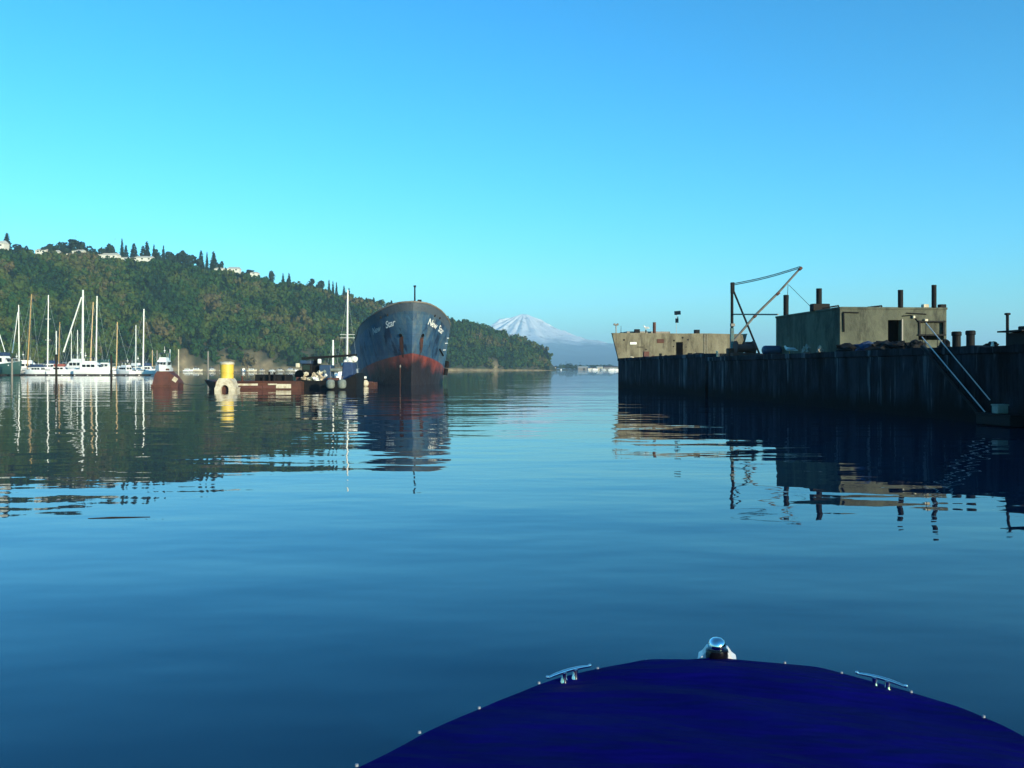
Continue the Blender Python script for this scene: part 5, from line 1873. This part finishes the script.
# ------------------------------------------------------------------ the boat the photograph is taken from
HB = R(12.83)
mb = thing('motorboat', 'bow of a small motorboat under a taut navy blue cover with chrome fittings', 'motorboat', (0, 0, 0), -HB)
RIM = 1.0
def loc_of(px, py, z=RIM):
    D = (CH - z) * F / (py - HY)
    X = PX(px, D)
    return Vector((X * math.cos(HB) - D * math.sin(HB), X * math.sin(HB) + D * math.cos(HB), z))
LEFT = [loc_of(*q) for q in ((717, 657.5), (690, 658), (655, 660), (625, 663.5), (600, 668), (570, 675), (540, 682.5), (510, 695), (487, 706), (445, 723), (400, 745), (355, 768), (300, 800))]
RIGHT = [loc_of(*q) for q in ((717, 657.5), (745, 659), (790, 663.5), (820, 667), (845, 674), (875, 682), (905, 690.5), (932, 697.5), (960, 705), (990, 719), (1024, 736), (1070, 765), (1120, 800))]
def outline(P, last):
    """half-breadth as a function of distance along the boat"""
    ys = np.array([p.y for p in P[::-1]])
    xs = np.array([p.x for p in P[::-1]])
    return ys, xs
TIPY = 3.2
def side_curve(P, sgn):
    pts = [Vector((p.x, p.y)) for p in P]
    last = pts[-1]
    for it in range(3):      # round the corners of the traced edge
        q = [pts[0]]
        for a, b in zip(pts[:-1], pts[1:]):
            q += [a.lerp(b, .25), a.lerp(b, .75)]
        pts = q + [pts[-1]]
    pts += [Vector((sgn * lerp(abs(last.x), 1.12, .5), last.y - .45)), Vector((sgn * 1.14, .9)), Vector((sgn * 1.16, 0.2)), Vector((sgn * 1.14, -2.6))]
    # resample evenly by arc length
    d = [0]
    for a, b in zip(pts[:-1], pts[1:]):
        d.append(d[-1] + (b - a).length)
    return pts, np.array(d)
LP, LDs = side_curve(LEFT, -1)
RP, RDs = side_curve(RIGHT, 1)
def at_curve(pts, d, s):
    return Vector((float(np.interp(s, d, [p.x for p in pts])), float(np.interp(s, d, [p.y for p in pts]))))
cut = float(np.interp(-0.9, [-p.y for p in LP], LDs))
NS, NW = 90, 81
cutL = float(np.interp(-0.75, [-p.y for p in LP], LDs))
cutR = float(np.interp(-0.75, [-p.y for p in RP], RDs))
cv = []
for i in range(NS):
    u_ = (i / (NS - 1)) ** 1.2
    a = at_curve(LP, LDs, u_ * cutL)
    b = at_curve(RP, RDs, u_ * cutR)
    row = []
    for j in range(NW):
        w_ = j / (NW - 1)
        p = a.lerp(b, w_)
        e = 1 - (2 * w_ - 1) ** 2
        width = (b - a).length
        z = RIM + 0.05 * e * min(1, width) * .55
        z += (0.008 * mnoise.noise(Vector((p.x * 1.6 + p.y * .5, p.y * 8, 1))) + .0035 * mnoise.noise(Vector((p.x * 4 - p.y * 2, p.y * 20, 4)))) * min(1, e * 3)
        z += .0055 * math.sin(p.y * 17 + p.x * 2.5 + 3 * mnoise.noise(Vector((p.x * 1.5, p.y * 1.5, 8)))) * min(1, e * 2)
        z -= 0.012 * max(0, math.sin(u_ * 30)) * (abs(2 * w_ - 1) ** 6) * .4
        row.append(Vector((p.x, p.y, z)))
    cv.append(row)
cover = MB()
cover.loft(cv)
# skirt hanging over the rim
skl = [[r[0] for r in cv], [r[0] + Vector((-.006, .004, -.035)) for r in cv], [r[0] + Vector((.004, -.004, -.085)) for r in cv]]
skr = [[r[-1] for r in cv], [r[-1] + Vector((.006, .004, -.035)) for r in cv], [r[-1] + Vector((-.004, -.004, -.085)) for r in cv]]
cover.loft(skl)
cover.loft(skr)
def fabric_mat():
    m, n, l, p = new_mat('navy_canvas')
    p.inputs['Roughness'].default_value = 0.8
    p.inputs['Specular IOR Level'].default_value = 0.04
    c = mixc(n, l, noise_fac(n, l, 3, (1, 1, 1), 0.35, 0.65), (0.001, 0.001, 0.088), (0.0016, 0.0018, 0.115))
    l.new(c, p.inputs['Base Color'])
    tc = n.new('ShaderNodeTexCoord')
    b1 = n.new('ShaderNodeBump')
    b1.inputs['Distance'].default_value = 0.06
    b1.inputs['Strength'].default_value = 0.8
    l.new(noise_fac(n, l, 2.2, (0.7, 2.4, 1), 0.2, 0.8, detail=3), b1.inputs['Height'])
    b2 = n.new('ShaderNodeBump')
    b2.inputs['Distance'].default_value = 0.0008
    l.new(noise_fac(n, l, 500, (1, 1, 1), 0, 1, detail=1), b2.inputs['Height'])
    l.new(b1.outputs[0], b2.inputs['Normal'])
    l.new(b2.outputs[0], p.inputs['Normal'])
    return m
M['fabric'] = fabric_mat()
cov = cover.build('boat_cover', M['fabric'], mb, smooth=True)
# hull shell
hl2 = MB()
for pts, ds, sg in ((LP, LDs, -1), (RP, RDs, 1)):
    rings = []
    for i in range(41):
        p = at_curve(pts, ds, ds[-1] * (i / 40) ** 1.3)
        c = Vector((0.0, p.y - .05))
        q = lambda k, dy, z: (p.x * k, p.y - dy, z)
        nose = max(0, 1 - i / 14)
        rings.append([q(.97, .02, RIM - .03), q(.965, .03, RIM - .12), q(.93, .05 + .06 * nose, .7), q(.85, .08 + .2 * nose, .35), q(.72, .12 + .4 * nose, 0.0), q(.3, .2 + .7 * nose, -.25), (0, p.y - .25 - .8 * nose, -.32)])
    hl2.loft(rings)
hl2.build('hull', M['gelcoat'], mb, smooth=True)
MB().box((0, -2.58, .35), (2.2, .06, 1.2)).build('transom', M['gelcoat'], mb)
MB().box((0, -.9, .12), (1.9, 3.3, .06)).build('cockpit_floor', M['grey_tarp'], mb)
M['snap'] = mat('dull_snap_metal', (0.22, 0.24, 0.28), 0.5)
# snaps along the rim
for pts, ds, base in ((LP, LDs, [(355, 766), (418, 733), (478, 708.5), (538, 683.5), (597, 669), (646, 661.3)]), (RP, RDs, [(785, 663.4), (842, 673.6), (912, 692.6), (985, 717.5)])):
    for px, py in base:
        p = loc_of(px, py)
        MB().lathe((p.x * .995, p.y, RIM + .004), [(.005, -.004), (.0045, .0015), (.002, .0025)], 12).build('snap', M['snap'], cov, smooth=True)
M['gloss_black'] = mat('glossy_black', (0.004, 0.004, 0.006), 0.12)
M['chrome'] = mat('polished_chrome', (0.78, 0.8, 0.82), 0.08, metal=1.0)
# cleats
def cleat(pxa, pya, pxb, pyb, zc_):
    c = MB()
    za = RIM + zc_
    a, b = loc_of(pxa, pya, za), loc_of(pxb, pyb, za)
    mid = (a + b) / 2
    pts = []
    for k in range(9):
        t_ = k / 8
        p = a.lerp(b, t_)
        p.z += .006 * (1 - (2 * t_ - 1) ** 2) - .003
        pts.append(p)
    for k in range(8):
        r0 = .0025 + .0035 * math.sin(math.pi * (k + .2) / 8.4) ** .6
        r1 = .0025 + .0035 * math.sin(math.pi * (k + 1.2) / 8.4) ** .6
        c.tube(pts[k], pts[k + 1], r0, r1, 10)
    c.blob(a, (.0055,) * 3, 0, 0, 2)
    c.blob(b, (.0055,) * 3, 0, 0, 2)
    o = c.build('cleat', M['chrome'], mb, smooth=True)
    for t_ in (.38, .64):
        p = a.lerp(b, t_)
        MB().lathe((p.x, p.y, p.z), [(.014, -zc_ - .012), (.0125, -zc_ + .004), (.0085, -zc_ * .5), (.009, 0)], 10).build('cleat_foot', M['chrome'], o, smooth=True)
cleat(547.5, 677, 590, 665.3, .032)
cleat(857, 672.5, 906, 686, .032)
# bow light
P = loc_of(717, 657.5)
bl = MB()
prof = []
bx0 = Vector((P.x, P.y + .035, RIM))
base_pts = [(-.07, -.04), (-.064, -.012), (-.05, -.002), (-.036, .018), (.036, .018), (.05, -.002), (.064, -.012), (.07, -.04)]
bl.prism([(x, z) for x, z in base_pts], -.025, .05, M=Matrix.Translation(bx0))
blo = bl.build('bow_light', M['gelcoat'], mb, smooth=False)
MB().lathe(bx0 + Vector((0, -.012, .0)), [(.038, -.05), (.040, -.008), (.041, .006), (.038, .022), (.032, .026)], 24).build('light_ring', M['gloss_black'], blo, smooth=True)
dome = MB().lathe(bx0 + Vector((0, -.012, .02)), [(.0290, 0), (.031, .012), (.0300, .023), (.025, .034), (.015, .041), (.004, .043)], 28)
dome.build('lens_dome', M['chrome'], blo, smooth=True)
